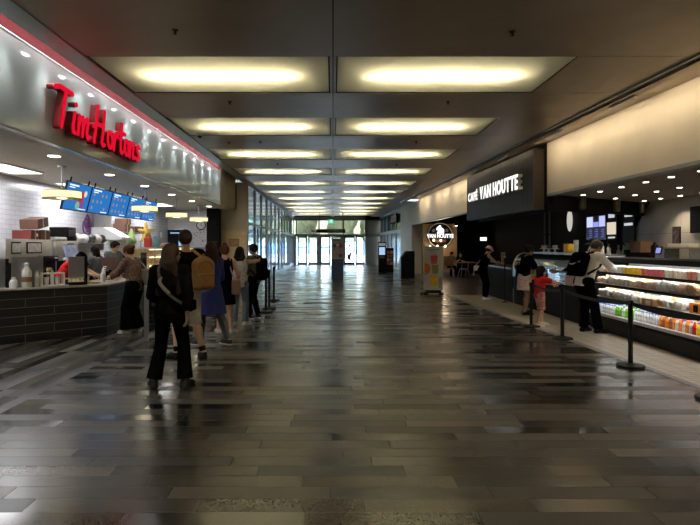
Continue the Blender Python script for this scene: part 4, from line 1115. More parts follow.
# brown cartons on a shelf behind
t = thing('wall_shelf','wall shelf with brown cartons near the white hood','shelf',(-6.1,15.85,1.95)); m = MB(); m.box((-.24,-1.0,0),(.2,1.0,.025)); obj('board',m,M_['steel_dull'],t)
for k,(y,w,h,z) in enumerate(((15.2,.42,.22,1.976),(15.72,.44,.18,1.976),(15.3,.36,.16,2.198),(16.3,.4,.2,1.976))):
    carton('brown carton on the wall shelf beside the hood, %s' % ('lowest on the left','lower middle one','upper one','rightmost one')[k],(-6.12,y,z),(.34,w,h),M_['carton_brown'])
# menu boards hung in a row
random.seed(5)
for k in range(5):
    t = thing('menu_screen','blue menu screen with food pictures over the left counter, %s of five from the left' % ('first','second','third','fourth','fifth')[k],'screen',(-5.2,10.33+k*1.06+.5,2.86),0,'blue menu screens')
    t.rotation_euler = (0,.24,0)
    m = MB(); m.box((-.04,-.515,-.585),(0,.515,0)); obj('casing',m,M_['black'],t)
    m = MB(); m.box((.0,-.495,-.565),(.006,.495,-.02)); S = obj('display',m,M_['screen_blue'],t)
    m = MB(); m.box((-.03,-.40,0),(-.01,-.37,.09)); obj('hanger',m,M_['black'],t); m = MB(); m.box((-.03,.37,0),(-.01,.40,.09)); obj('hanger',m,M_['black'],t)
    g = MB()
    if k == 0:
        for (y,z,r,c) in ((.12,-.28,.13,'pic_red'),(.22,-.42,.10,'pic_purple'),(.30,-.20,.07,'pic_cream'),(.05,-.46,.09,'pic_green')):
            b = MB(); b.lathe((.007,y,z),[(r,0),(r*.9,.002)],14,axis='X'); obj('drink_picture',b,emit(c,{'pic_red':(.5,.04,.05),'pic_purple':(.25,.08,.35),'pic_cream':(.8,.75,.6),'pic_green':(.25,.5,.3)}[c],.7),S)
    else:
        for i in range(4):
            for j in range(3):
                if random.random() < .8:
                    b = MB(); b.lathe((.007,-.36+i*.2,-.16-j*.15),[(.040,0),(.034,.002)],10,axis='X'); obj('food_picture',b,emit('pic_food',(.42,.36,.22),.6),S)
    for (y0,z0,y1,z1) in ((-.42,-.08,-.05,-.05),(-.42,-.12,-.2,-.1),(.1,-.54,.42,-.52)): b = MB(); b.box((.0062,y0,z0),(.008,y1,z1)); obj('caption_line',b,emit('pic_white',(.8,.9,1),.9),S)
# drum pendants
pd = None
for k,(x,y) in enumerate(((-4.5,8.72),(-4.5,12.55),(-4.5,15.1),(-4.5,17.6))):
    if pd is None:
        pd = thing('pendant_lamp','','lamp'); m = MB(); m.lathe((0,0,0),[(.285,-.065),(.295,-.06),(.295,.06),(.285,.065)],32); obj('drum_shade',m,M_['drum_glow'],pd)
        m = MB(); m.lathe((0,0,0),[(.297,-.068),(.299,-.06),(.297,-.055)],32); m.lathe((0,0,.0),[(.297,.055),(.299,.06),(.297,.066)],32); obj('rim',m,mat('rim_brass',(.42,.34,.18),.4,.3),pd)
        m = MB(); m.cyl((0,0,.06),(0,0,.46),.012); obj('stem',m,M_['steel'],pd); m = MB(); m.lathe((0,0,.45),[(.06,0),(.07,.028)],16); obj('ceiling_cup',m,M_['steel'],pd); c = pd
    else: c = dup(pd)
    c.location = (x,y,2.42 if k == 0 else 2.455); tag(c,'glowing yellow drum pendant lamp over the left counter, %s' % ('nearest of four','second nearest of four','third nearest of four','farthest of four')[k],'lamp','drum pendant lamps')
    l = bpy.data.lights.new('pendant_bulb','POINT'); l.energy = 6; l.color = (1,.85,.55); l.shadow_soft_size = .1; o = bpy.data.objects.new('pendant_bulb',l); C.objects.link(o); o.location = (x,y,2.36)
# kitchen ceiling lights
dl = None
for k,(x,y) in enumerate(((-4.25,8.0),(-4.3,10.1),(-4.3,12.0),(-4.3,14.0),(-4.3,16.0),(-4.3,18.2),(-4.3,6.0))):
    if dl is None:
        dl = thing('downlight','','light'); m = MB(); m.lathe((0,0,-.012),[(.10,0),(.105,.012)],24); m.lathe((0,0,-.008),[(.10,0),(.10,.008)],24); obj('ring',m,M_['white'],dl)
        m = MB(); m.lathe((0,0,-.016),[(.085,0),(.085,.004)],24); obj('lens',m,M_['downlight_cool'],dl); c = dl
    else: c = dup(dl)
    c.location = (x,y,FB); tag(c,'round recessed downlight in the kitchen ceiling just behind the fascia','light','kitchen downlights')
    spot('downlight_lamp',(x,y,FB-.03),(x,y,0),16,(1,.95,.85),110,.6,.05)
kl = None
for k,y in enumerate((6.6,9.3,12.0,14.7,17.4)):
    if kl is None:
        kl = thing('ceiling_panel','','light'); m = MB(); m.box((-.31,-.61,-.02),(.31,.61,0)); obj('frame',m,M_['white'],kl); m = MB(); m.box((-.28,-.58,-.024),(.28,.58,-.02)); obj('lens',m,M_['panel_light'],kl); c = kl
    else: c = dup(kl)
    c.location = (-5.75,y,FB); tag(c,'bright white rectangular light panel in the kitchen ceiling, %s from the left' % ('first','second','third','fourth','fifth')[k],'light','kitchen light panels')
    area('panel_lamp',(-5.75,y,FB-.04),(-5.75,y,0),27,(.97,.97,1),.55,1.1)
# end wall: clock, frame, pass window, dots
t = thing('wall_clock','round black rimmed clock on the white kitchen end wall','clock',(-5.07,20.19,2.37))
m = MB(); m.tube([(.165*math.cos(a*PI/16),-.02,.165*math.sin(a*PI/16)) for a in range(32)],.02,8,closed=True); obj('rim',m,M_['black'],t)
m = MB(); m.lathe((0,-.02,0),[(.15,0),(.15,.018)],28,axis='Y'); obj('face',m,M_['white'],t)
m = MB(); m.box((-.006,-.03,0),(.006,-.024,.10)); m.cbox((.04,-.027,-.02),(.09,.006,.012),0,0,.4); obj('hands',m,M_['black'],t)
t = thing('wall_frame','small dark outlined notice frame on the white kitchen end wall','frame',(-6.33,19.3,1.98)); m = MB(); m.box((0,-.16,-.13),(.012,.16,.13)); obj('frame',m,M_['mid_grey'],t); m = MB(); m.box((.0121,-.135,-.105),(.014,.135,.105)); obj('sheet',m,M_['white'],t)
t = thing('pass_window','dark serving hatch with bluish light in the kitchen end wall','hatch',(-6.05,20.2,1.87))
m = MB(); m.box((-.30,-.03,-.36),(.42,.0,.32)); obj('opening',m,M_['black'],t)
m = MB(); m.box((-.33,-.05,.32),(.45,0,.36)); m.box((-.33,-.05,-.40),(.45,0,-.36)); m.box((-.33,-.05,-.36),(-.30,0,.32)); m.box((.42,-.05,-.36),(.45,0,.32)); obj('frame',m,M_['steel'],t)
m = MB(); m.box((.12,-.036,-.30),(.30,-.031,.18)); m.box((-.2,-.036,.18),(.36,-.031,.22)); obj('lit_shelf',m,emit('hatch_blue',(.25,.5,.8),.9),t)
m = MB(); random.seed(2)
for k in range(34): m.lathe((random.uniform(-.42,.42),-.004,random.uniform(-.5,.45)),[(random.uniform(.012,.028),0),(.012,.003)],8,axis='Y')
o = obj('wall_decal',m,mat('decal_dots',(.34,.16,.24),.6,var=.9,scale=2.5)); o.location = (-4.98,20.196,1.75); tag(o,'scatter of small coloured dots on the white kitchen end wall','decal',kind='stuff')
# till and card terminal
t = thing('till_screen','reddish brown back of a till screen on the counter beside the patterned blouse','till',(-4.50,10.6,CT),0)
m = MB(); m.lathe((0,0,0),[(.1,0),(.1,.012),(.03,.02),(.03,.2)],18); obj('stand',m,M_['charcoal'],t); m = MB(); m.cbox((0,0,.32),(.27,.035,.25),.5,-.15); obj('screen_back',m,mat('till_back',(.07,.03,.026),.4),t)
t = thing('card_screen','small black upright customer screen on the counter','screen',(-4.22,11.7,CT)); m = MB(); m.cyl((0,0,0),(0,0,.25),.02); m.lathe((0,0,0),[(.07,0),(.07,.012)],16); obj('stand',m,M_['black'],t); m = MB(); m.rbox((0,0,.33),(.13,.03,.40),.01,.2); obj('screen',m,M_['blackgloss'],t)
for k,(x,y,h,lab) in enumerate(((-4.28,9.75,.26,'white pump dispenser bottle on the counter corner, nearer one'),(-4.38,10.02,.28,'white pump dispenser bottle on the counter corner, farther one'))):
    t = thing('pump_bottle',lab,'bottle',(x,y,CT),0,'white pump bottles'); m = MB(); m.lathe((0,0,.001),[(.035,0),(.037,.02),(.037,h*.6),(.015,h*.7),(.012,h*.9)],14); obj('body',m,M_['white'],t); m = MB(); m.tube([(0,0,h*.9),(0,0,h),(.06,0,h)],.008,6); obj('pump',m,M_['white'],t)
t = thing('wood_tray','small pale round tray on the counter beside the worker arm','tray',(-4.36,9.52,CT)); m = MB(); m.lathe((0,0,.001),[(.12,0),(.14,.03),(.13,.03),(.115,.01)],22); obj('tray',m,mat('pale_wood',(.52,.38,.2),.5),t)
t = thing('brown_jar','short beige tub on the counter near the worker hand','tub',(-4.55,9.62,CT)); m = MB(); m.lathe((0,0,.001),[(.055,0),(.065,.09),(.067,.1)],16); obj('tub',m,M_['cloth_beige'],t); m = MB(); m.lathe((0,0,.101),[(.068,0),(.068,.012)],16); obj('lid',m,M_['offwhite'],t)
# lit doughnut case
t = thing('pastry_case','glass pastry case with yellow lit shelves on the service counter','display case',(-4.40,14.35,CT))
m = MB(); L = 4.6
m.box((-.33,-L/2,.60),(.33,L/2,.64)); obj('top',m,M_['offwhite'],t)
m = MB(); m.box((-.33,-L/2,.001),(.33,L/2,.03)); [m.box((-.33,-L/2+k*L/3-.015,.03),(-.30,-L/2+k*L/3+.015,.6)) for k in range(4)]; [m.box((.30,-L/2+k*L/3-.012,.03),(.325,-L/2+k*L/3+.012,.6)) for k in range(4)]; obj('frame',m,M_['steel_dull'],t)
for z in (.22,.42):
    m = MB(); m.box((-.28,-L/2+.02,z),(.24,L/2-.02,z+.012)); obj('shelf',m,M_['offwhite'],t)
    m = MB(); m.box((.18,-L/2+.03,z-.018),(.20,L/2-.03,z-.002)); obj('light_strip',m,emit('warm_strip',(1,.80,.42),5),t)
m = MB(); m.box((.18,-L/2+.03,.585),(.20,L/2-.03,.598)); obj('light_strip',m,M_['warm_strip'],t)
m = MB(); m.add([(.326,-L/2,.03),(.326,L/2,.03),(.326,L/2,.60),(.326,-L/2,.60)],[(0,1,2,3)]); m.add([(-.3,-L/2,.03),(.326,-L/2,.03),(.326,-L/2,.60),(-.3,-L/2,.60)],[(0,1,2,3)]); obj('glass',m,M_['glass_clear'],t)
m = MB(); m.box((-.325,-L/2+.02,.03),(-.31,L/2-.02,.6)); obj('back_panel',m,mat('case_back',(.62,.52,.36),.5),t)
dn = MB(); dn.tube([(.032*math.cos(a*PI/7),.032*math.sin(a*PI/7),.016) for a in range(14)],.016,8,closed=True)
dcols = [mat('dn_brown',(.24,.11,.05),.5),mat('dn_glaze',(.62,.42,.22),.4),mat('dn_pink',(.72,.32,.34),.4),mat('dn_white',(.75,.70,.62),.4)]
DP = []
for c in dcols:
    o = obj('doughnut',dn,c); o.scale = (1.3,1.3,1.3); DP.append(o)
used = [False]*4; random.seed(9)
for zi,z in enumerate((.032,.234,.434)):
    for k in range(20):
        c = (k//3+zi)%4; o = DP[c] if not used[c] else dup(DP[c]); used[c] = True
        o.location = (-4.40+random.uniform(.0,.15),12.3+k*.155,CT+z); o.rotation_euler = (0,0,random.random())
        tag(o,'%s doughnut on the %s shelf of the lit pastry case' % (('chocolate brown','golden glazed','pink iced','white iced')[c],('bottom','middle','top')[zi]),'doughnut','doughnuts in the pastry case')
CTOP = CT+.64
# things standing on the case
d = SD(.02); d.bx((0,0,.16),(.16,.13,.16),r=.04); d.cap((-.1,0,.33),(-.13,0,.42),.035,.02); d.cap((.08,0,.33),(.12,0,.43),.035,.02); d.cut((0,0,0.002),(0,0,-1))
o = sd_obj('gift_bag',d,.014,mat('bag_red',(.72,.06,.04),.5,0,.12,8),None,(-4.42,12.55,CTOP)); o.scale = (.5,.5,.72); tag(o,'bright red bag standing on top of the pastry case','bag')
t = thing('water_jug','pale blue round jug on the pastry case right of the red bag','jug',(-4.42,13.05,CTOP)); m = MB(); m.lathe((0,0,.001),[(.09,0),(.12,.04),(.13,.14),(.09,.23),(.06,.25)],20); obj('body',m,mat('jug_blue',(.22,.45,.58),.2),t); m = MB(); m.lathe((0,0,.25),[(.065,0),(.065,.03),(.02,.05)],16); obj('lid',m,mat('jug_lid',(.35,.55,.65),.3),t)
t = thing('cake_plate','low plate of pink and cream cakes on the pastry case','plate',(-4.38,13.65,CTOP)); m = MB(); m.lathe((0,0,.001),[(.1,0),(.2,.02),(.2,.026)],24); obj('plate',m,M_['white'],t)
for k in range(7):
    m = MB(); m.ball((.12*math.cos(k*.9),.13*math.sin(k*.9),.07),(.055,.055,.05),12,8); obj('cake',m,[mat('cake_pink',(.68,.30,.26),.6),mat('cake_cream',(.72,.6,.45),.6)][k%2],t)
t = thing('sign_holder','slanted black card holder at the right end of the pastry case','card holder',(-4.36,14.4,CTOP)); m = MB(); m.cbox((0,0,.15),(.02,.24,.30),.3,0,-.35); obj('card',m,M_['black'],t); m = MB(); m.box((-.06,-.1,.001),(.08,.1,.012)); obj('foot',m,M_['black'],t)
# queue glass barrier and posts
t = thing('glass_barrier','low glass barrier with steel frame beside the queue','barrier',(-3.09,8.7,0))
m = MB(); m.box((-.03,-.03,0),(.03,.03,.92)); obj('post',m,M_['steel'],t); m = MB(); m.box((-.03,3.57,0),(.03,3.63,.92)); obj('post',m,M_['steel'],t)
m = MB(); m.box((-.02,.03,.06),(.02,3.57,.10)); obj('rail',m,M_['steel'],t); m = MB(); m.box((-.02,.03,.88),(.02,3.57,.91)); obj('rail',m,M_['steel'],t); m = MB(); m.box((-.006,.03,.10),(.006,3.57,.88)); obj('glass',m,M_['glass_barrier'],t)
# ---------------------------------------------------------------- boarded sign with white letters
SU, SW0, SW1 = 5.30, 12.45, 17.9
t = thing('cafe_sign','dark vertical board sign panel with glowing white cafe lettering','sign',RS(SU,15.2,3.2))
t.rotation_euler = (0,0,THETA)                      # local y runs along the bulkhead, local -x faces the hall
m = MB(); m.box((0,SW0-15.2,-.76),(.19,SW1-15.2,.72)); o = obj('board',m,M_['sign_boards'],t); uv_faces(o)
m = MB(); m.box((.0,SW0-15.2-.012,-.76),(.27,SW0-15.2,.72)); obj('end_board',m,M_['sign_side'],t)
# lettering reads towards the viewer: text x -> -local y, up -> z, thickness -> -x
TM = lambda y0,z0: Matrix.Translation((-.07,y0,z0)) @ Matrix(((0,0,-1,0),(-1,0,0,0),(0,1,0,0),(0,0,0,1)))
def letters(word, y0, y1, z0, size, bold, gap):
    y = y0; wd = 0
    for ch in word:
        if ch == ' ': wd += gap*3; continue
        xs = [v[0] for v in text_mb(ch,size,.01,bold).v]; wd += max(xs)-min(xs)+gap
    sx = (y0-y1)/wd; gap *= sx
    for ch in word:
        if ch == ' ': y -= gap*3; continue
        for nm,dep,off,mm in (('letter',.12,0,'offwhite'),('letter_face',.012,-.066,'white_letter')):
            b = text_mb(ch,size,dep,bold,sx,TM(y,z0) @ Matrix.Translation((0,0,-off)))
            y_off = y-max(v[1] for v in b.v); b.v = [(v[0],v[1]+y_off,v[2]) for v in b.v]
            if nm == 'letter':
                o = obj(nm,b,M_[mm],t,ang=30); ys = [v[1] for v in b.v]
            else: obj('face',b,M_[mm],o,ang=30)
        y = min(ys)-gap
    return y
yy = letters('CAF\u00c9',17.3-15.2,16.28-15.2,-.16,.37,.010,.06)
yy = letters('VAN HOUTTE',16.08-15.2,13.02-15.2,-.18,.52,.016,.06)
# lights over the pale bulkhead
c = None
for k,w in enumerate((3.5,6.0,8.5,11.0,14.0,16.6,19.5,22.5,26.0)):
    if c is None:
        lp = thing('wall_washer','','light'); f = MB(); f.box((-.03,-.35,0),(.03,.35,.03)); obj('housing',f,M_['steel'],lp); f = MB(); f.box((-.018,-.32,-.004),(.018,.32,0)); obj('lens',f,emit('warm_lens',(1,.84,.6),.12),lp); c = lp
    else: c = dup(lp)
    c.location = RS(5.12,w,CEIL-.052-.03); c.rotation_euler = (0,0,THETA)
    tag(c,'slim warm linear light in the ceiling slot along the pale bulkhead','light','linear lights along the pale bulkhead')
    l = area('washer_lamp',RS(5.12,w,CEIL-.09),RS(5.9,w,3.2),11 if w < 12 else 4 if w < 18 else 12,(1,.80,.54),2.3,.06)
    l.rotation_euler = (Vector(RS(5.75,w,3.0))-Vector(RS(5.12,w,CEIL-.09))).to_track_quat('-Z','Y').to_euler()
t = thing('spot_fixture','small bright metal spotlight bar sticking out below the ceiling edge','light',RS(4.85,25.2,CEIL-.22)); t.rotation_euler = (0,0,THETA)
m = MB(); m.box((-.25,-.5,-.02),(.25,.5,.02)); obj('plate',m,M_['light_grey'],t); m = MB(); m.box((-.22,-.45,-.026),(.22,.45,-.02)); obj('lens',m,emit('spot_lens',(.9,.97,1),1.2),t); m = MB(); m.box((-.02,-.02,.02),(.02,.02,.22)); obj('bracket',m,M_['steel'],t)
# cafe downlights in straight rows
dl = None
for r,(x,ys,nm) in enumerate(((5.89,(8.4,9.14,9.88,10.72,11.58,12.36),'front'),(7.13,(9.2,10.0,10.8,11.57,12.4,13.25),'middle'),(8.30,(11.0,11.8,12.55,13.3,14.0),'back'))):
    for y in ys:
        if dl is None:
            dl = thing('cafe_downlight','','light'); m = MB(); m.lathe((0,0,-.010),[(.06,0),(.065,.010)],20); obj('ring',m,M_['light_grey'],dl); m = MB(); m.lathe((0,0,-.014),[(.048,0),(.048,.004)],20); obj('lens',m,M_['downlight'],dl); c = dl
        else: c = dup(dl)
        c.location = (x,y,SOF); tag(c,'small glowing round downlight in the cafe ceiling, %s row' % nm,'light','downlights of the %s row' % nm)
for x,y in ((5.89,9.9),(7.13,9.6),(8.30,11.2),(8.3,13.0),(7.13,12.2),(5.89,11.6)):
    spot('cafe_lamp',(x,y,SOF-.04),(x,y,0),44,(1,.86,.66),120,.7,.06)
# ---------------------------------------------------------------- open chilled display along the cafe front
CX = 4.92; CY0, CY1 = 4.6, 10.15; CYc = (CY0+CY1)/2; CL = CY1-CY0
t = thing('chilled_display','long open chilled display full of packed food and bottles, black base','display case',(CX,CYc,0.006))
m = MB(); m.box((.06,-CL/2,.0),(.95,CL/2,.29)); m.box((.02,-CL/2,.10),(.06,CL/2,.24)); obj('base',m,M_['black'],t)
m = MB(); m.box((-.0,-CL/2,.285),(.07,CL/2,.335)); obj('front_rail',m,M_['light_grey'],t)
m = MB(); m.box((.07,-CL/2,.29),(.80,CL/2,.315)); obj('deck',m,M_['white'],t)
m = MB(); m.box((.80,-CL/2,.29),(.95,CL/2,1.30)); obj('back_panel',m,mat('case_white',(.66,.67,.68),.4),t)
prof = [(.0,.285),(.95,.285),(.95,1.35),(.14,1.35),(.11,1.25),(.04,.40)]
MXZ = Matrix(((1,0,0,0),(0,0,-1,0),(0,1,0,0),(0,0,0,1)))
for y in (-CL/2-.04,CL/2):
    m = MB(); m.prism(prof,-y-.04,-y,M=MXZ); obj('end_panel',m,M_['black'],t)
SH = [(.60,.06),(.84,.10),(1.06,.15)]
for z,x in SH:
    m = MB(); m.box((x,-CL/2,z),(.80,CL/2,z+.018)); s = obj('shelf',m,M_['white'],t)
    m = MB(); m.box((x-.012,-CL/2,z-.022),(x,CL/2,z+.024)); obj('label_rail',m,M_['black'],s)
    m = MB(); m.box((x+.001,-CL/2+.02,z-.018),(x+.018,CL/2-.02,z-.002)); obj('light_strip',m,emit('case_strip',(1,.97,.92),17),s)
m = MB(); m.box((.14,-CL/2,1.30),(.95,CL/2,1.35)); m.box((.12,-CL/2,1.27),(.14,CL/2,1.35)); obj('canopy',m,M_['black'],t)
m = MB(); m.box((.142,-CL/2+.02,1.278),(.17,CL/2-.02,1.298)); obj('light_strip',m,M_['case_strip'],t)
# things for sale
random.seed(21)
def two(mb1, mb2, mA, mB, name):
    b = MB(); b.add(mb1.v,mb1.f); b.mi = 1; b.add(mb2.v,mb2.f); return obj(name,b,[mA,mB])
def bottle_proto(col, cap, h=.19, r=.032, name='bottle', clear=False):
    a = MB(); a.lathe((0,0,0),[(r*.9,0),(r,.008),(r,h*.35),(r*.96,h*.36),(r*.96,h*.58),(r,h*.6),(r*.95,h*.68),(r*.45,h*.84),(r*.42,h*.9)],14)
    c = MB(); c.lathe((0,0,h*.9),[(r*.5,0),(r*.5,h*.08),(r*.45,h*.1)],12)
    return two(a,c,col,cap,name)
drinks = [('orange juice',(.75,.22,.02),(.75,.30,.02)),('red juice',(.55,.02,.03),(.7,.02,.02)),('yellow juice',(.78,.50,.03),(.03,.06,.4)),('clear water',(.55,.62,.66),(.03,.08,.5)),('white milk',(.75,.75,.73),(.1,.2,.6)),('green drink',(.20,.50,.06),(.75,.78,.7)),('brown tea',(.30,.10,.03),(.7,.7,.68)),('pale lime drink',(.42,.55,.12),(.05,.25,.08))]
BP = [bottle_proto(mat('drink_%d'%i,c,.15,0,.12,30),mat('cap_%d'%i,k,.4),name='bottle') for i,(n,c,k) in enumerate(drinks)]
uB = [False]*len(BP)
def put(protos, used, i, loc, label, cat, group, rz=0.0, sc=1.0):
    o = protos[i]
    if used[i]: o = dup(o)
    used[i] = True
    o.location = loc; o.rotation_euler = (0,0,rz); o.scale = (sc,)*3
    tag(o,label,cat,group); return o
Z0 = .006
YV0 = 5.6                                    # nearest end still in view
for row,x in ((0,CX+.125),(1,CX+.215)):
    for k in range(60):
        y = YV0+k*.0745
        if y > 10.05: break
        if y > 9.35: i = random.choice((3,4,3))
        elif y > 8.75: i = random.choice((5,5,7,4))
        elif y > 8.2: i = random.choice((3,4,4,6))
        elif y > 7.7: i = random.choice((0,6,0,6,4))
        else: i = random.choice((0,1,3,2,2,7,0,4,1))
        put(BP,uB,i,(x+random.uniform(-.006,.006),y,.3155+Z0),'small bottle of %s in the %s row on the display deck' % (drinks[i][0],'front' if row == 0 else 'second'),'bottle','bottles on the display deck',sc=1.0 if row == 0 else 1.12)
def lump(seed, dims, m, nm):
    rr = random.Random(seed); d = SD(.02)
    d.bx((0,0,dims[2]/2),(dims[0]/2*.8,dims[1]/2*.8,dims[2]/2*.8),r=.02)
    for q in range(5): d.ell((rr.uniform(-.35,.35)*dims[0],rr.uniform(-.35,.35)*dims[1],dims[2]*rr.uniform(.4,.85)),(dims[0]*.28,dims[1]*.28,dims[2]*.3))
    d.cut((0,0,.001),(0,0,-1))
    return sd_obj(nm,d,.008,m)
packs = [('cream wrapped sandwich',(.80,.70,.52)),('white wrapped roll',(.86,.83,.77)),('pale brown wrapped bun',(.56,.37,.19)),('pinkish wrapped sandwich',(.72,.50,.42)),('yellowish wrapped wrap',(.80,.62,.28))]
KP = [lump(i,(.14,.17,.17),mat('pack_%d'%i,c,.22,0,.35,22,rnd=.2,coat=.4),'wrapped_sandwich') for i,(n,c) in enumerate(packs)]
uK = [False]*5
for si,(zi,nm,yr) in enumerate(((0,'lower',(7.55,10.0)),(1,'middle',(7.2,10.0)))):
    z,x = SH[zi]
    for row in (0,1):
        y = yr[0]-1.6
        while y < yr[1]:
            if (si == 0 and (7.12 < y < 7.52 or (row == 0 and 8.06 < y < 8.54))) or (si == 1 and 6.84 < y < 7.2): y += .14; continue
            i = random.choice((0,0,1,1,2,3,4) if si else (0,1,1,1,2))
            put(KP,uK,i,(CX+x+.078+row*.16,y,z+.0185+Z0),'%s on the %s display shelf, %s row' % (packs[i][0],nm,'front' if row == 0 else 'back'),'sandwich','wrapped food on the %s shelf' % nm,random.uniform(-.5,.5),random.uniform(.72,1.08) if row == 0 else random.uniform(.95,1.2))
            y += .14
        
cups = [('pink lidded cup',(.62,.12,.16)),('white lidded cup',(.76,.75,.73)),('yellow lidded cup',(.80,.52,.02)),('fruit cup with red pieces',(.60,.20,.14)),('cream pot',(.70,.60,.45))]
def cup_proto(i):
    a = MB(); a.lathe((0,0,0),[(.036,0),(.048,.11),(.049,.115)],16); c = MB(); c.lathe((0,0,.115),[(.05,0),(.049,.014),(.02,.024)],16)
    return two(a,c,mat('cup_%d'%i,cups[i][1],.3,0,.25,30),M_['offwhite'],'food_cup')
QP = [cup_proto(i) for i in range(5)]; uQ = [False]*5
z,x = SH[2]
for row in (0,1):
    for k in range(46):
        y = 5.6+k*.102
        if y > 10.0: break
        i = 2 if 8.75 < y < 9.25 else (0 if 8.2 < y <= 8.75 else random.choice((1,1,3,4) if y < 8.2 else (4,1,3,4)))
        put(QP,uQ,i,(CX+x+.065+row*.105,y,z+.0185+Z0),'%s on the top shelf of the chilled display, %s row' % (cups[i][0],'front' if row == 0 else 'back'),'cup','food cups on the top shelf',0,random.uniform(.92,1.05))
for k,(lab,y,z,dim,c,x) in enumerate((('orange sided snack box at the near end of the lower display shelf',7.32,SH[0][0],(.2,.22,.15),(.70,.22,.02),.19),('dark red snack box at the near end of the middle display shelf',7.02,SH[1][0],(.2,.2,.14),(.22,.02,.03),.26),('plain kraft brown box on the lower display shelf',8.3,SH[0][0],(.12,.30,.11),(.38,.22,.10),.072))):
    t = thing('snack_carton',lab,'box',(CX+x,y,z+.019+Z0)); m = MB(); m.box((-dim[0]/2+.03,-dim[1]/2,0),(dim[0]/2,dim[1]/2,dim[2])); obj('box',m,mat('sbox%d'%k,c,.4),t,bevel=.004)
    m = MB(); m.box((-dim[0]/2+.026,-dim[1]*.32,dim[2]*.15),(-dim[0]/2+.031,dim[1]*.1,dim[2]*.8)); obj('window',m,[M_['black'],M_['black'],M_['offwhite']][k],t)
# move the kraft box clear of sandwiches in its place
# ---------------------------------------------------------------- curved glass bakery case
BY0,BY1 = 10.35,14.35; BL = BY1-BY0
t = thing('bakery_case','bakery case with curved glass front and pale glowing end','display case',(CX,(BY0+BY1)/2,.006))
m = MB(); m.box((.03,-BL/2,.0),(.85,BL/2-.04,.74)); m.box((-.0,-BL/2,.08),(.03,BL/2-.04,.74)); obj('base',m,M_['charcoal'],t)
m = MB(); m.box((0,BL/2-.04,0),(.85,BL/2,.40)); obj('end_base',m,M_['mid_grey'],t)
pr = [(0,.74),(.0,.95)]+[(.30-.30*math.cos(a*PI/2/8),.95+.42*math.sin(a*PI/2/8)) for a in range(1,9)]+[(.55,1.37)]
m = MB()
for (x0,z0),(x1,z1) in zip(pr[:-1],pr[1:]): m.add([(x0,-BL/2,z0),(x0,BL/2,z0),(x1,BL/2,z1),(x1,-BL/2,z1)],[(0,1,2,3)])
obj('curved_glass',m,M_['glass_clear'],t)
for y,mm in ((-BL/2+.005,'glass_clear'),(BL/2-.02,'glass_cool')):
    m = MB(); m.prism(pr+[(.85,1.37),(.85,.40 if y > 0 else .74),(.0,.40 if y > 0 else .74)],-y-.006,-y,M=MXZ); obj('end_glass',m,M_[mm],t)
m = MB(); m.tube([(p[0],BL/2-.01,p[1]) for p in pr],.018,8); m.tube([(p[0],-BL/2,p[1]) for p in pr],.016,8); m.box((.50,-BL/2,1.365),(.85,BL/2,1.40)); m.box((.82,-BL/2,.74),(.85,BL/2,1.37)); obj('frame',m,M_['steel'],t)
for z,x in ((.76,.05),(.96,.12),(1.14,.22)):
    m = MB(); m.box((x,-BL/2+.03,z),(.82,BL/2-.05,z+.012)); s = obj('shelf',m,M_['offwhite'],t)
m = MB(); m.box((.5,-BL/2+.05,1.345),(.53,BL/2-.05,1.36)); obj('light_strip',m,emit('bakery_strip',(.9,.96,1),3.5),t)
m = MB(); m.box((.05,BL/2-.075,.45),(.08,BL/2-.06,1.2)); obj('corner_light',m,emit('corner_cool',(.75,.9,1),.8),t)
past = [('golden croissant',(.50,.28,.09)),('pale glazed bun',(.62,.46,.26)),('dark muffin',(.12,.06,.035)),('white iced cake',(.74,.70,.64))]
def past_proto(i):
    d = SD(.02)
    if i == 0:
        for a in range(-3,4): d.ell((.07*math.sin(a*.45),.03*(1-math.cos(a*.5)),.028),(.022,.03-.004*abs(a)+.006,.03-.004*abs(a)))
    elif i == 2: d.cone((0,0,0),(0,0,.045),.028,.036); d.ell((0,0,.055),(.046,.046,.03))
    elif i == 3: d.bx((0,0,.035),(.045,.05,.035),r=.012); d.ell((0,0,.075),(.03,.03,.02))
    else: d.ell((0,0,.03),(.06,.055,.033))
    d.cut((0,0,.001),(0,0,-1)); return sd_obj('pastry',d,.006,mat('pastry_%d'%i,past[i][1],.45,0,.2,25))
PPp = [past_proto(i) for i in range(4)]; uP = [False]*4
for z,x,nm in ((.7725,.16,'bottom'),(.9725,.24,'middle'),(1.1525,.34,'top')):
    for k in range(24):
        y = BY0+.18+k*.155
        if y > BY1-.2: break
        i = (k//4+int(z*10))%4
        put(PPp,uP,i,(CX+x+random.uniform(0,.05),y,z+Z0),'%s on the %s shelf of the bakery case' % (past[i][0],nm),'pastry','pastries in the bakery case',random.uniform(0,3),1.1)
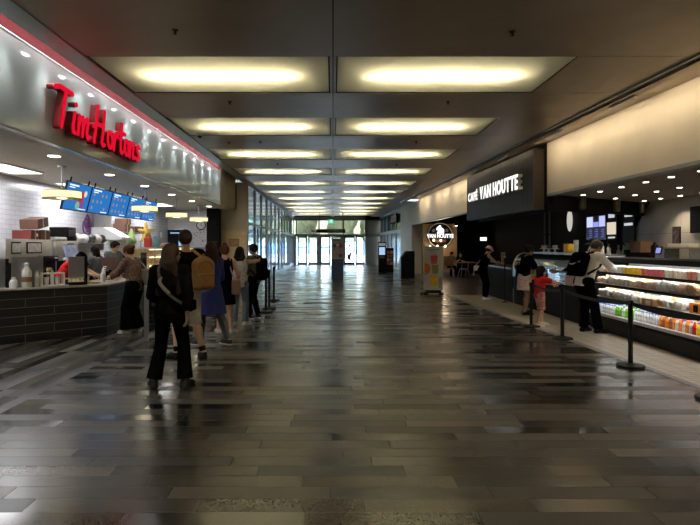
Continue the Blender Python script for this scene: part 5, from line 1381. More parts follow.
# on top of the bakery case
TOPZ = 1.40+Z0+.001
t = thing('yellow_tub','yellow tub on top of the bakery case behind the black shirted customer','tub',(CX+.66,12.35,TOPZ)); m = MB(); m.rbox((0,0,.10),(.22,.26,.20),.03); obj('tub',m,mat('tub_yellow',(.62,.38,.02),.4),t); m = MB(); m.rbox((0,0,.207),(.23,.27,.015),.03); obj('lid',m,mat('tub_lid',(.5,.32,.05),.4),t)
t = thing('tall_cups','stack of pale blue and white cups on top of the bakery case','cups',(CX+.66,12.05,TOPZ)); m = MB(); m.lathe((0,0,.0),[(.04,0),(.05,.12),(.052,.12),(.052,.14),(.05,.14),(.056,.30)],18); obj('cup_stack',m,mat('cup_pale',(.50,.60,.66),.4),t)
for k,y in enumerate((13.9,13.6,13.2)):
    t = thing('cake_stand','small white stand with napkin boxes on the bakery case, %s from the far end' % ('first','second','third')[k],'stand',(CX+.66,y,TOPZ)); m = MB(); m.lathe((0,0,0),[(.06,0),(.06,.01),(.015,.02),(.015,.08),(.1,.09),(.1,.1)],18); obj('stand',m,M_['offwhite'],t); m = MB(); m.rbox((0,0,.14),(.1,.1,.08),.02); obj('box',m,[M_['offwhite'],M_['mid_grey'],M_['light_grey']][k],t)
t = thing('till_machine','dark cafe till with card reader on the bakery case near the barista','till',(CX+.66,11.2,TOPZ)); m = MB(); m.cbox((0,0,.13),(.05,.30,.24),0,0,.3); obj('screen',m,M_['blackgloss'],t); m = MB(); m.box((-.08,-.1,0),(.08,.1,.03)); obj('foot',m,M_['charcoal'],t)
for k,(y,c,h) in enumerate(((10.95,'offwhite',.24),(10.7,'light_grey',.2),(11.5,'offwhite',.16))):
    t = thing('syrup_pump','pale syrup pump bottle on the bakery case, %s of three from the near end' % ('second','nearest','farthest')[k],'bottle',(CX+.70,y,TOPZ)); m = MB(); m.lathe((0,0,0),[(.036,0),(.038,h*.6),(.014,h*.75),(.012,h)],14); obj('body',m,M_[c],t); m = MB(); m.tube([(0,0,h),(0,0,h+.03),(-.06,0,h+.03)],.007,6); obj('pump',m,M_['black'],t)
# dark cash counter further along, paper bag and jars
t = thing('cash_counter','dark cash counter at the far end of the bakery case','counter',(CX+.35,15.75,.006)); m = MB(); m.box((-.33,-1.3,0),(.45,1.3,.92)); obj('body',m,M_['charcoal'],t); m = MB(); m.box((-.36,-1.33,.92),(.47,1.33,.96)); obj('worktop',m,mat('dark_top',(.03,.028,.026),.3),t)
t = thing('paper_cup_tower','tall beige stack of paper cups on the dark cash counter','cups',(CX+.12,15.55,.967)); m = MB(); m.lathe((0,0,0),[(.045,0),(.058,.13),(.06,.13),(.06,.15),(.055,.15),(.06,.28),(.062,.28),(.062,.42)],18); obj('cup_stack',m,mat('kraft_cup',(.42,.30,.17),.6),t)
t = thing('tip_jar','small dark jar on the cash counter before the customer in a pale hat','jar',(CX+.1,15.95,.967)); m = MB(); m.lathe((0,0,0),[(.05,0),(.055,.1),(.04,.13),(.04,.15)],16); obj('jar',m,M_['steel_dull'],t); m = MB(); m.lathe((0,0,.15),[(.043,0),(.043,.02)],16); obj('lid',m,M_['black'],t)
t = thing('queue_post','slim dark post with a bright cap beside the bakery case end','post',(CX-.16,14.55,.006)); m = MB(); m.cyl((0,0,0),(0,0,1.25),.018); m.lathe((0,0,0),[(.1,0),(.1,.012)],16); obj('pole',m,M_['black'],t); m = MB(); m.ball((0,0,1.26),.03,12,8); obj('cap',m,M_['offwhite'],t)
# ---------------------------------------------------------------- back bar against the pale wall
t = thing('back_bar','dark back bar cabinet along the pale cafe wall','counter',(8.40,12.0,.006)); m = MB(); m.box((-.33,-3.9,0),(.31,4.2,1.10)); obj('cabinet',m,M_['charcoal'],t); m = MB(); m.box((-.36,-3.93,1.10),(.31,4.23,1.14)); obj('worktop',m,M_['black'],t)
BZ = 1.147
def px_y(px, X): return 525*X/(px-333)
def bar(name,lab,cat,px,build,X=8.35):
    t = thing(name,lab,cat,(X,px_y(px,X),BZ)); build(t); return t
def crate(t):
    m = MB(); m.box((-.16,-.25,.25),(.16,.25,.56)); obj('crate',m,mat('crate_wood',(.22,.12,.06),.6),t,bevel=.01); m = MB(); m.box((-.18,-.27,0),(.18,.27,.25)); obj('machine',m,M_['charcoal'],t)
bar('wooden_crate','brown wooden crate on a dark machine on the back bar','crate',641,crate)
def grinder(t):
    m = MB(); m.rbox((0,0,.16),(.22,.26,.32),.02); obj('body',m,M_['charcoal'],t); m = MB(); m.lathe((0,0,.321),[(.05,0),(.13,.16),(.14,.17),(.13,.19)],18); obj('hopper',m,M_['steel'],t)
bar('coffee_grinder','coffee grinder with steel funnel hopper left of the wooden crate','grinder',630,grinder)
def bottle2(t):
    m = MB(); m.lathe((0,0,0),[(.055,0),(.055,.26),(.02,.34),(.02,.40)],16); obj('body',m,M_['offwhite'],t); m = MB(); m.lathe((0,0,.40),[(.024,0),(.024,.05)],12); obj('cap',m,M_['white'],t)
bar('tall_bottle','tall white bottle at the left end of the back bar','bottle',618.5,bottle2); bar('tall_bottle','second tall white bottle on the back bar, just left of the steel funnel','bottle',623.5,bottle2)
def black_can(t):
    m = MB(); m.lathe((0,0,0),[(.08,0),(.09,.42),(.06,.46)],16); obj('body',m,M_['black'],t); m = MB(); m.lathe((0,0,.46),[(.03,0),(.03,.06)],12); obj('knob',m,M_['charcoal'],t)
bar('black_canister','black canister with knob right of the wooden crate','canister',654.5,black_can)
def till(t):
    m = MB(); m.rbox((0,0,.14),(.3,.34,.28),.02); obj('body',m,M_['steel_dull'],t); m = MB(); m.cbox((-.155,0,.31),(.02,.24,.2),0,0,.25); s = obj('screen',m,M_['black'],t); m = MB(); m.cbox((-.168,0,.311),(.008,.18,.14),0,0,.25); obj('display',m,M_['screen_violet'],s)
bar('cafe_till','small till with a glowing violet screen on the back bar','till',665,till)
def trays(t):
    m = MB(); m.box((-.2,-.5,.36),(.2,.5,.39)); obj('shelf',m,mat('tan_shelf',(.36,.26,.13),.5),t); m = MB()
    for yy in (-.46,.46): b = MB(); b.box((-.18,yy-.02,0),(.18,yy+.02,.36)); obj('leg',b,M_['mid_grey'],t)
bar('tray_rack','low tan shelf rack on the back bar','rack',684,trays)
for k,(px,w) in enumerate(((676,.26),(683,.34),(690,.26))):
    X = 8.35; t = thing('cake_box','white cake box on the tan rack, %s of three from the left' % ('first','second','third')[k],'box',(X,px_y(px,X),BZ+.391)); m = MB(); m.rbox((0,0,.04),(.26,w,.08),.01); obj('box',m,M_['offwhite'],t); m = MB(); m.rbox((0,0,.086),(.27,w+.01,.012),.01); obj('lid',m,M_['white'],t)
t = thing('wall_poster','small dark portrait poster on the pale cafe wall','poster',(BX-.001,px_y(677,BX),1.84)); m = MB(); m.box((-.02,-.15,-.22),(0,.15,.22)); obj('frame',m,M_['black'],t); m = MB(); m.box((-.023,-.13,-.2),(-.02,.13,.2)); obj('print',m,mat('poster_dark',(.10,.06,.05),.4,var=.9,scale=9),t)
t = thing('wall_monitor','black monitor on the pale cafe wall at the right edge of view','monitor',(BX-.001,12.35,2.30)); m = MB(); m.box((-.08,-.22,-.42),(-.02,.40,.22)); obj('casing',m,M_['black'],t); m = MB(); m.box((-.02,-.05,-.1),(0,.1,.1)); obj('bracket',m,M_['black'],t)
# menus on the dark back wall
DX = BX-.03
def py_z(y, Yw): return CAMZ+(246-y)/525*Yw
t = thing('menu_board','black digital menu board with three lit pictures on the dark cafe wall','menu',(DX,px_y(598,DX),2.2)); Yb = px_y(598,DX); 
m = MB(); m.box((-.06,-.62,-.42),(-.0,.66,.36)); obj('casing',m,M_['blackgloss'],t)
for k,(y0,y1) in enumerate(((-.56,-.20),(-.16,.18),(.22,.62))):
    m = MB(); m.box((-.068,y0,.0 if k != 1 else .0),(-.0605,y1,.34 if k != 1 else .16)); obj('lit_picture',m,emit('menu_pic_%d'%k,[(.45,.50,.95),(.28,.30,.80),(.55,.60,.95)][k],.9),t)
    m = MB(); m.box((-.066,y0,-.38),(-.0605,y1,-.03)); obj('text_panel',m,emit('menu_text',(.02,.022,.06),1.0),t)
for k in range(3):
    m = MB()
    for j in range(5): m.box((-.070,-.54+k*.40,-.34+j*.06),(-.0665,-.54+k*.40+.22-.03*(j%3),-.325+j*.06))
    obj('menu_text',m,emit('menu_line',(.35,.38,.7),.5),t)
def sign_small(lab,px,z,w,h,parts):
    t = thing('menu_poster',lab,'poster',(DX,px_y(px,DX),z)); m = MB(); m.box((-.03,-w/2,-h/2),(0,w/2,h/2)); obj('board',m,M_['black'],t)
    for nm,y0,y1,z0,z1,mm in parts:
        m = MB(); m.rbox((-.034,(y0+y1)/2,(z0+z1)/2),(.006,y1-y0,z1-z0),.002); obj(nm,m,mm,t)
cm = emit('poster_cream',(.75,.66,.50),.75); wm = emit('poster_white',(.7,.74,.78),.6)
sign_small('black poster with white emblem and cream picture right of the menu screens',612.5,2.27,.62,1.05,[('emblem',-.18,.18,.18,.36,wm),('emblem_top',-.09,.09,.36,.48,wm),('picture',-.26,.26,-.34,.04,cm),('caption',-.2,.2,-.46,-.41,wm)])
sign_small('black poster with white emblem nearest the slanted edge of the dark wall',629.5,2.19,.62,1.05,[('emblem',-.2,.2,.24,.34,wm),('emblem_top',-.09,.09,.34,.46,wm),('caption',-.22,.22,-.02,.06,wm)])
t = thing('wall_projector','small pale box fixed high on the dark wall above the posters','projector',(DX,px_y(619.5,DX),2.83)); m = MB(); m.rbox((-.10,0,0),(.2,.34,.24),.02); obj('body',m,M_['mid_grey'],t); m = MB(); m.lathe((-.205,0.05,0),[(.06,0),(.05,.01)],14,axis='X'); obj('lens',m,M_['offwhite'],t)
t = thing('oval_lamp','pale oval wall lamp glowing on the dark cafe wall','lamp',(DX,px_y(571.3,DX),2.5)); m = MB(); m.ball((-.06,0,0),(.05,.21,.40),18,12); obj('shade',m,emit('oval_glow',(.85,.82,.72),.5),t); m = MB(); m.box((-.02,-.05,-.05),(0,.05,.05)); obj('bracket',m,M_['black'],t)
t = thing('small_spot','bright small spotlight high on the dark wall above the menu screens','light',(DX,px_y(611,DX),3.12)); m = MB(); m.cyl((-.18,0,0),(-.02,0,.0),.05); obj('can',m,M_['black'],t); m = MB(); m.cyl((-.186,0,0),(-.18,0,0),.045); obj('lens',m,M_['downlight'],t)
# hanging things and rail on the dark wall left part
for k,px in enumerate((546,551)):
    t = thing('wall_pipe','dark vertical pipe on the black cafe wall, %s' % ('left one','right one')[k],'pipe',(DX,px_y(px,DX),0.006)); m = MB(); m.cyl((-.05,0,0),(-.05,0,3.2),.03); obj('pipe',m,M_['mid_grey'],t); m = MB(); [m.box((-.08,-.04,z),(0,.04,z+.04)) for z in (1,2,3)]; obj('clamp',m,M_['black'],t)
# ---------------------------------------------------------------- far seating area
cpx = RS(5.57,28.9).x+1.55
px0,px1 = (422.8-333)/525*28.75,(457-333)/525*28.75; cxp = 0
m = MB(); m.box((px0,28.75,0),(px1,28.87,2.78)); struct('wall_cafe_panel',m,mat('panel_tan',(.52,.36,.22),.6))
m = MB(); m.box((px0,28.738,0),(px1,28.75,.14)); struct('baseboard_cafe',m,M_['mid_grey'])
rx = (440-333)/525*28.7; rz = CAMZ+(246-235.2)/525*28.7
t = thing('round_sign','round black cafe sign with white ring, figure and lettering band','sign',(rx,28.72,rz))
m = MB(); m.lathe((0,-.06,0),[(.68,0),(.70,.02),(.70,.06)],48,axis='Y'); obj('disc',m,M_['black'],t)
m = MB(); m.tube([(.66*math.cos(a*PI/24),-.065,.66*math.sin(a*PI/24)) for a in range(48)],.028,8,closed=True); obj('ring',m,mat('ring_white',(.7,.68,.64),.4),t)
WL = emit('sign_white',(1,1,1),1.1)
m = MB(); m.box((-.64,-.09,-.16),(.64,-.062,.06)); band = obj('band',m,M_['black'],t)
TMr = Matrix.Translation((0,-.10,-.135)) @ Matrix.Rotation(PI/2,4,'X')
b = text_mb('VAN HOUTTE',.275,.02,.012,.83,TMr,'CENTER'); obj('lettering',b,WL,band,ang=30)
d = SD(.02); d.cap((-.02,0,.12),(.06,0,.30),.13,.12); d.cap((-.02,0,.38),(.0,0,.48),.10,.07); d.cap((.18,0,.12),(.19,0,.30),.05,.045); d.cap((-.14,0,.32),(-.12,0,.42),.06,.04)
V,Q = Flat(d,.03).mesh(.012); b = MB(); b.add([(v[0]-.02,v[1]-.07,v[2]) for v in V],[tuple(q) for q in Q])
dd = SD(.02); 
for a_,b_,r0,r1 in (((-.02,.12),(.06,.30),.13,.12),((-.02,.38),(0,.48),.10,.07),((.18,.12),(.19,.30),.05,.045),((-.14,.32),(-.12,.42),.06,.04)): dd.cap((a_[0],a_[1],0),(b_[0],b_[1],0),r0,r1)
V,Q = Flat(dd,.03).mesh(.014); b = MB(); b.add([(v[0]-.02,-.075-v[2],v[1]) for v in V],[tuple(q) for q in Q]); obj('figure',b,WL,t)
for sx_ in (-1,1):
    m = MB(); m.lathe((sx_*.36,-.07,.26),[(.09,0),(.09,.008)],18,axis='Y'); obj('badge',m,M_['mid_grey'],t)
m = MB(); m.box((-.30,-.085,-.38),(.30,-.062,-.24)); obj('ribbon',m,mat('ribbon_brown',(.20,.06,.04),.5),t)
for k,(x,z) in enumerate(((-.36,-.27),(.02,-.29),(-.56,-.62),(-.16,-.60),(.26,-.61))):
    m = MB(); m.ball((x,-.13,z),(.055,.055,.065),14,10); bb = obj('bulb',m,M_['bulb'],t); m = MB(); m.cyl((x,-.06,z),(x,-.10,z),.03); obj('socket',m,M_['black'],bb)
bpy.context.view_layer.update()
l = bpy.data.lights.new('sign_bulbs','POINT'); l.energy = 14; l.color = (1,.72,.42); l.shadow_soft_size = .3; o = bpy.data.objects.new('sign_bulbs',l); C.objects.link(o); o.location = (rx,27.9,rz-.3)
t = thing('lit_box_sign','small lit rectangular wall lantern in the dark seating area','lamp',((483-333)/525*28.6,28.6,CAMZ+(246-239)/525*28.6)); m = MB(); m.box((-.34,-.08,-.22),(.34,.0,.22)); obj('frame',m,M_['black'],t); m = MB(); m.box((-.17,-.087,-.09),(.17,-.08,.09)); obj('lens',m,emit('lantern',(1,.88,.7),1.8),t)
m = MB(); m.cyl((0,-.04,.22),(0,-.04,1.5),.012)
obj('hanger',m,M_['black'],t)
# roll up poster of fruit drinks
t = thing('drinks_poster','upright poster stand showing red, green and yellow fruit drinks','poster stand',(3.28,17.2,0)); t.rotation_euler = (0,0,-.10)
m = MB(); m.box((-.31,-.02,.13),(.31,.02,1.56)); obj('frame',m,M_['light_grey'],t); m = MB(); m.box((-.285,-.026,.16),(.285,-.02,1.53)); P_ = obj('sheet',m,mat('poster_paper',(.50,.49,.44),.5,0,.05),t)
def pic(nm,pts,c):
    m = MB(); m.prism(pts,.0265,.03,M=Matrix.Rotation(PI/2,4,'X')); obj(nm,m,mat('pp_'+nm,c,.5,0,.2,12),P_)
pic('red_cup',[(-.06,.98),(.12,.98),(.15,1.26),(-.09,1.26)],(.55,.07,.06)); pic('green_cup',[(-.02,.66),(.15,.66),(.18,.96),(-.05,.96)],(.16,.24,.05)); pic('yellow_cup',[(-.08,.26),(.12,.26),(.15,.62),(-.11,.62)],(.75,.42,.02))
pic('orange_slice',[(-.28,.62)]+[(-.28+.20*math.sin(a*PI/10),.82-.20*math.cos(a*PI/10)) for a in range(11)],(.72,.16,.02)); pic('straw',[(.05,1.26),(.07,1.26),(.10,1.38),(.08,1.38)],(.6,.1,.1))
pic('heading',[(-.2,1.44),(.2,1.44),(.2,1.465),(-.2,1.465)],(.2,.19,.17)); pic('subheading',[(-.16,1.39),(.04,1.39),(.04,1.41),(-.16,1.41)],(.25,.24,.21)); pic('side_strip',[(.17,.2),(.28,.2),(.28,.55),(.17,.55)],(.30,.29,.26))
m = MB(); m.rbox((0,0,.08),(.5,.24,.10),.04); [m.rbox((sx_*.24,-.06,.03),(.14,.30,.06),.03) for sx_ in (-1,1)]; m.cyl((-.25,-.05,.05),(-.42,-.12,.02),.025); obj('foot',m,M_['black'],t)
t = thing('added_fill_lamp','added dark can lamp that brightens the cafe table at the back','lamp',(6.1,26.0,3.29)); m = MB(); m.cyl((0,0,-.45),(0,0,0),.01); obj('cord',m,M_['black'],t); m = MB(); m.lathe((0,0,-.72),[(.10,0),(.10,.22),(.03,.27)],20); obj('shade',m,M_['black'],t); m = MB(); m.lathe((0,0,-.725),[(.08,0),(.08,.004)],18); obj('lens',m,M_['downlight'],t)
spot('seating_fill',(6.1,26.0,2.54),(5.9,25.9,0),45,(1,.8,.55),115,.8,.06)  # made-up lamp, added to brighten the dim chairs and table
# table and chairs
tb = thing('cafe_table','square wooden table in the dark seating area','table',(6.35,26.2,.006)); m = MB(); m.box((-.75,-.4,.72),(.75,.4,.76)); obj('tabletop',m,mat('table_wood',(.28,.17,.09),.4,0,.15,6),tb); m = MB(); m.cyl((0,0,0),(0,0,.72),.05); m.lathe((0,0,0),[(.3,0),(.3,.02),(.05,.05)],20); obj('pedestal',m,M_['black'],tb)
ch = thing('wooden_chair','high backed pale wooden chair with its back to the hall','chair',(5.72,26.0,.006),-.2)
W_ = mat('chair_wood',(.34,.21,.10),.45,0,.15,6)
m = MB(); m.rbox((0,0,.455),(.46,.44,.04),.05); obj('seat',m,W_,ch); m = MB(); m.rbox((0,-.215,.83),(.46,.03,.50),.012); obj('backrest',m,W_,ch)
for sx_ in (-1,1):
    for sy_ in (-1,1):
        m = MB(); m.cyl((sx_*.19,sy_*.18,.44),(sx_*.23,sy_*.24,0),.017,.012); obj('leg',m,M_['steel_dull'],ch)
m = MB(); [m.cyl((sx_*.17,-.20,.45),(sx_*.17,-.215,.62),.012) for sx_ in (-1,1)]; obj('back_post',m,M_['steel_dull'],ch)
mc = None
for k,(x,y,r) in enumerate(((6.35,25.5,.1),(7.25,26.3,1.4))):
    if mc is None:
        mc = thing('metal_stool','','stool'); m = MB(); m.rbox((0,0,.45),(.34,.34,.03),.05); obj('seat',m,M_['steel_dull'],mc)
        for sx_ in (-1,1):
            for sy_ in (-1,1):
                m = MB(); m.tube([(sx_*.14,sy_*.14,.44),(sx_*.19,sy_*.19,.25),(sx_*.22,sy_*.22,0)],[.022,.018,.014],8); obj('leg',m,M_['steel_dull'],mc)
        m = MB(); m.tube([(-.16,-.15,.46),(-.15,-.19,.80),(.15,-.19,.80),(.16,-.15,.46)],.014,8); obj('back_hoop',m,M_['steel_dull'],mc); c = mc
    else: c = dup(mc)
    c.location = (x,y,.006); c.rotation_euler = (0,0,r); tag(c,('grey metal chair in front of the wooden cafe table','grey metal chair at the right end of the cafe table')[k],'chair','metal chairs')
# ---------------------------------------------------------------- barrier posts
def belt_post(lab, x, y, group, h=.86, first=[None]):
    if first[0] is None:
        p = thing('barrier_post','','post'); m = MB(); m.lathe((0,0,0),[(.17,0),(.172,.012),(.165,.03),(.05,.045),(.04,.05)],28); obj('base',m,M_['black'],p)
        m = MB(); m.cyl((0,0,.05),(0,0,.80),.03,n=18); obj('pole',m,M_['black'],p); m = MB(); m.lathe((0,0,.80),[(.036,0),(.036,.05),(.03,.062)],18); obj('belt_head',m,M_['charcoal'],p); first[0] = p
    else: p = dup(first[0])
    p.location = (x,y,0); p.scale = (1,1,h/.86); tag(p,lab,'post',group); return p
RX = 3.87
rp = [(RX-.02,10.2,'black belt barrier post standing before the child in red'),(RX,8.86,'black belt barrier post standing in front of the dark bakery counter'),(RX,6.83,'black belt barrier post in front of the bottles, nearest one fully in view'),(RX+.02,5.36,'black belt barrier post cut off by the right edge of view')]
for x,y,l in rp: belt_post(l,x,y,'black belt posts on the right')
for k in range(3):
    a,b = rp[k],rp[k+1]; m = MB(); n = 8
    for i in range(n):
        y0 = a[1]+(b[1]-a[1])*i/n; y1 = a[1]+(b[1]-a[1])*(i+1)/n; s0 = .05*math.sin(PI*i/n); s1 = .05*math.sin(PI*(i+1)/n)
        if i == 0: y0 -= .037
        if i == n-1: y1 += .037
        m.add([(RX-.002,y0,.80-s0),(RX-.002,y1,.80-s1),(RX-.002,y1,.85-s1),(RX-.002,y0,.85-s0),(RX+.002,y0,.80-s0),(RX+.002,y1,.80-s1),(RX+.002,y1,.85-s1),(RX+.002,y0,.85-s0)],[(0,1,2,3),(7,6,5,4),(0,4,5,1),(3,2,6,7)])
    o = obj('barrier_belt',m,M_['black']); tag(o,'black webbing belt between barrier posts, %s of three from the near end' % ('farthest','middle','nearest')[k],'belt','webbing belts')
for k,(x,y,l) in enumerate(((-1.585,12.4,'black queue post at the end of the queue, nearest of three'),(-1.595,13.1,'black queue post close behind the nearest one'),(-1.69,15.0,'black queue post farthest from the queue'))):
    belt_post(l,x,y,'black posts beyond the queue',.97)
# ---------------------------------------------------------------- things in the hall
t = thing('info_pillar','upright information pillar with posters above a blue lower half','pillar',(.2,24.4,0))
m = MB(); m.box((-.27,-.2,0),(.27,.2,.97)); obj('lower_box',m,mat('pillar_blue',(.035,.065,.15),.4,0,.2,6),t); m = MB(); m.box((-.28,-.18,.97),(.28,.18,1.93)); obj('upper_box',m,mat('pillar_top',(.45,.40,.36),.5),t)
m = MB(); m.box((-.25,-.187,1.02),(.25,-.181,1.74)); obj('poster',m,mat('pillar_poster',(.36,.28,.27),.4,var=.8,scale=6),t)
for k,(x,z,r,c) in enumerate(((-.14,1.58,.09,(.05,.05,.09)),(.02,1.62,.07,(.75,.72,.7)),(.15,1.58,.10,(.45,.04,.06)),(-.10,1.12,.09,(.42,.32,.14)),(.14,1.14,.09,(.10,.07,.06)),(-.02,1.36,.08,(.40,.36,.40)))):
    m = MB(); m.lathe((x,-.191,z),[(r,0),(r*.95,.004)],16,axis='Y'); obj('poster_picture',m,mat('pic_%d'%k,c,.5),t)
m = MB(); m.box((-.2,-.19,1.80),(.2,-.186,1.86)); obj('heading_strip',m,mat('heading',(.30,.24,.20),.5),t)
t = thing('photo_kiosk','black self service kiosk with a bright screen by the right shop front','kiosk',(2.92,31.2,0)); t.rotation_euler = (0,0,-.1)
m = MB(); m.rbox((0,0,.9),(.46,.5,1.8),.03); obj('cabinet',m,M_['black'],t); m = MB(); m.box((-.17,-.262,1.05),(.17,-.25,1.5)); obj('screen',m,emit('kiosk_screen',(.35,.50,.75),.9),t); m = MB(); m.box((-.2,-.258,1.58),(.2,-.25,1.74)); obj('header',m,emit('kiosk_head',(.4,.45,.5),.35),t); m = MB(); m.box((-.15,-.3,.86),(.15,-.25,.96)); obj('tray',m,M_['mid_grey'],t)
t = thing('leaflet_rack','dark rack of small coloured leaflets beside the kiosk','rack',(3.38,31.3,0)); m = MB(); m.box((-.22,-.1,0),(.22,.12,1.45)); obj('rack',m,M_['black'],t)
for k in range(4):
    for j in range(2):
        m = MB(); m.box((-.18+j*.19,-.125,.45+k*.22),(-.03+j*.19,-.10,.62+k*.22)); obj('leaflet',m,mat('leaf_%d'%((k+j)%3),[(.35,.10,.05),(.45,.35,.25),(.15,.16,.22)][(k+j)%3],.5),t)
t = thing('recycling_bin','tall black bin with slanted top against the cream pillar','bin',(3.62,25.7,0)); MXb = Matrix(((1,0,0,0),(0,0,-1,0),(0,1,0,0),(0,0,0,1)))
m = MB(); m.prism([(-.33,0),(.33,0),(.33,1.32),(-.05,1.32),(-.33,.98)],-.35,.3,M=MXb); obj('body',m,M_['black'],t); m = MB(); m.box((-.2,-.315,.82),(.2,-.3,.94)); obj('opening',m,M_['charcoal'],t)
t = thing('fire_sign','dark red framed sign high on the far right shop front','sign',RS(5.50,35.6,3.4)); t.rotation_euler = (0,0,THETA); m = MB(); m.box((-.02,-1.3,-.28),(.05,1.3,.32)); obj('frame',m,M_['charcoal'],t); m = MB(); m.box((-.03,-1.15,-.2),(-.02,1.15,.24)); obj('face',m,mat('face_red',(.22,.035,.03),.4),t)
t = thing('hanging_sign','long black hanging direction sign across the hall','sign',(0,38.0,2.52)); m = MB(); m.box((-1.2,-.05,0),(.9,.05,.27)); obj('board',m,M_['black'],t); m = MB(); [m.cyl((x,0,.27),(x,0,1.48),.012) for x in (-1.0,.7)]; obj('hanger',m,M_['charcoal'],t); m = MB(); m.box((-.4,-.056,.09),(.7,-.051,.17)); obj('pale_strip',m,M_['mid_grey'],t)
m = MB(); m.box((-1.55,-.05,.05),(-1.22,.05,.2)); obj('end_plate',m,M_['light_grey'],t)
t = thing('exit_sign','small green exit sign with a running figure hanging from the ceiling','sign',(-.17,41.0,3.50)); m = MB(); m.box((-.19,-.03,-.14),(.19,.03,.14)); obj('box',m,M_['exit_green'],t); m = MB(); m.cyl((0,0,.14),(0,0,.52),.01); obj('hanger',m,M_['steel'],t)
m = MB(); m.ball((.03,-.033,.10),(.025,.004,.025),10,6); m.cbox((0,-.033,.03),(.035,.006,.10),0,0,.2); m.cbox((-.05,-.033,-.06),(.03,.006,.12),0,0,.7); m.cbox((.05,-.033,-.06),(.03,.006,.12),0,0,-.5); m.cbox((.06,-.033,.05),(.09,.006,.022),0,0,.3); obj('running_figure',m,emit('sign_pict',(.9,1,.95),1.0),t)
# ---------------------------------------------------------------- people
def person(f, label, skin, x, y, rzdeg, z=0.0, name='person', group=None):
    o = f.body(name,M_[skin],(x,y,z),math.radians(rzdeg)); tag(o,label,'person',group); return o
def carried(name, label, cat, f, origin):
    """an item carried by f: an Empty at its own base"""
    M = f.o.matrix_basis if False else Matrix.Translation(f.o.location) @ Matrix.Rotation(f.o.rotation_euler[2],4,'Z')
    t = thing(name,label,cat,M @ Vector(origin),f.o.rotation_euler[2]); t['_o'] = 0; del t['_o']
    t_or = A3(origin); return t,t_or
def shift(sd, o):
    out = []
    for q in sd.p:
        q = list(q); q[1] = q[1]-o
        if q[0] in ('cap','cone','loft'): q[2] = q[2]-o
        out.append(tuple(q))
    sd.p = out; sd.cuts = [(p-o,n) for p,n in sd.cuts]; return sd
V3 = lambda *a: np.array(a,dtype=float)
def strap_pts(f, pts, r, m, parent, o, nm='strap'):
    mb = MB(); P = [Vector(p)-Vector(o) for p in pts]; 
    # resample smoothly
    out = []
    for i in range(len(P)-1):
        for k in range(5):
            t = k/5; p0 = P[max(i-1,0)]; p1 = P[i]; p2 = P[i+1]; p3 = P[min(i+2,len(P)-1)]
            out.append(.5*((2*p1)+(-p0+p2)*t+(2*p0-5*p1+4*p2-p3)*t*t+(-p0+3*p1-3*p2+p3)*t**3))
    out.append(P[-1]); mb.tube(out,r,8); return obj(nm,mb,m,parent)
# 1 woman in black, nearest in the queue
f = Fig(H=1.60,build=1.07,female=True,pelvis=(.02,0),side=-.02,feet=((-.17,.0),(.17,.02)),toe=(.5,-.25),hands=((-.16,.22,.93),(.25,-.17,.80)),hyaw=-.75,hpitch=.08,epole=((-.45,-1,-.5),(1,-.5,-.1)),vox=.0075,curl=.5)
person(f,'woman in black with long dark hair, nearest in the queue, hand behind her back','skin_tan',-1.81,5.80,0)
f.top(M_['cloth_black'],sleeve=.93,hem=.03,grow=.022,name='sweater',collar=False); f.pants(M_['cloth_black'],to=.97,flare=.032,grow=.010)
f.hair(M_['hair_brown'],'long',.46,wide=1.5); f.shoes(M_['black'],None,high=.16,name='boot')
t,o = carried('crossbody_strap','pale crossbody strap running across the black sweater','bag',f,(0.1,-.15,1.0))
s_ = f.s; strap_pts(f,[f.sho[0]+V3(.06,.02,.07),f.sho[0]+V3(.065,-.10,.02),f.pel+f.up*.30*s_+V3(-.04,-.165,0),f.pel+f.up*.16*s_+V3(.09,-.165,0),f.pel+f.up*.06*s_+V3(.20,-.05,0),f.pel+V3(.20,.10,.05)],.016,M_['cloth_grey'],t,o)
strap_pts(f,[f.sho[0]+V3(.10,-.125,-.06),f.pel+f.up*.34*s_+V3(-.06,-.172,0),f.pel+f.up*.22*s_+V3(.04,-.178,0)],.018,mat('strap_pale',(.36,.32,.28),.6),t,o,'strap_pad')
d = SD(.02); d.bx(f.pel+V3(.19,.16,.04),(.035,.08,.06),r=.02); sd_obj('pouch',shift(d,o),.009,M_['cloth_black'],t)
# 2 man with the tan backpack
f = Fig(H=1.80,build=1.05,feet=((-.08,.12),(.22,-.08)),toe=(.35,-.25),hands=((-.20,.28,1.02),(.26,.20,.98)),hyaw=-.5,hpitch=.05,epole=((-1,-1,-.2),(1,-.6,0)),vox=.008)
person(f,'man in black tee and beige shorts wearing a tan backpack','skin',-2.04,7.28,38)
f.top(M_['cloth_black'],sleeve=.42,hem=.02,grow=.018); f.pants(M_['cloth_beige'],to=.54,flare=.02,grow=.02,name='shorts'); f.hair(M_['hair_brown'],'crop'); f.shoes(M_['black'],M_['charcoal']); f.socks(M_['cloth_black'],.15)
s_ = f.s; bc = f.neck-f.up*.30*s_-f.fw*.215*s_+f.rt*.15*s_
t,o = carried('backpack','tan canvas backpack on the back of the man in shorts','backpack',f,bc-f.up*.24)
B_ = np.stack([f.rt,f.fw,f.up],axis=1)
d = SD(.03); d.bx(bc-f.up*.02,(.155,.085,.205),B_,r=.07); d.ell(bc+f.up*.14,(.135,.085,.10),B_); sd_obj('main_pouch',shift(d,o),.009,M_['tan_canvas'],t)
d = SD(.02); d.bx(bc-f.fw*.10-f.up*.10,(.115,.04,.10),B_,r=.035); sd_obj('front_pocket',shift(d,o),.008,M_['tan_canvas'],t)
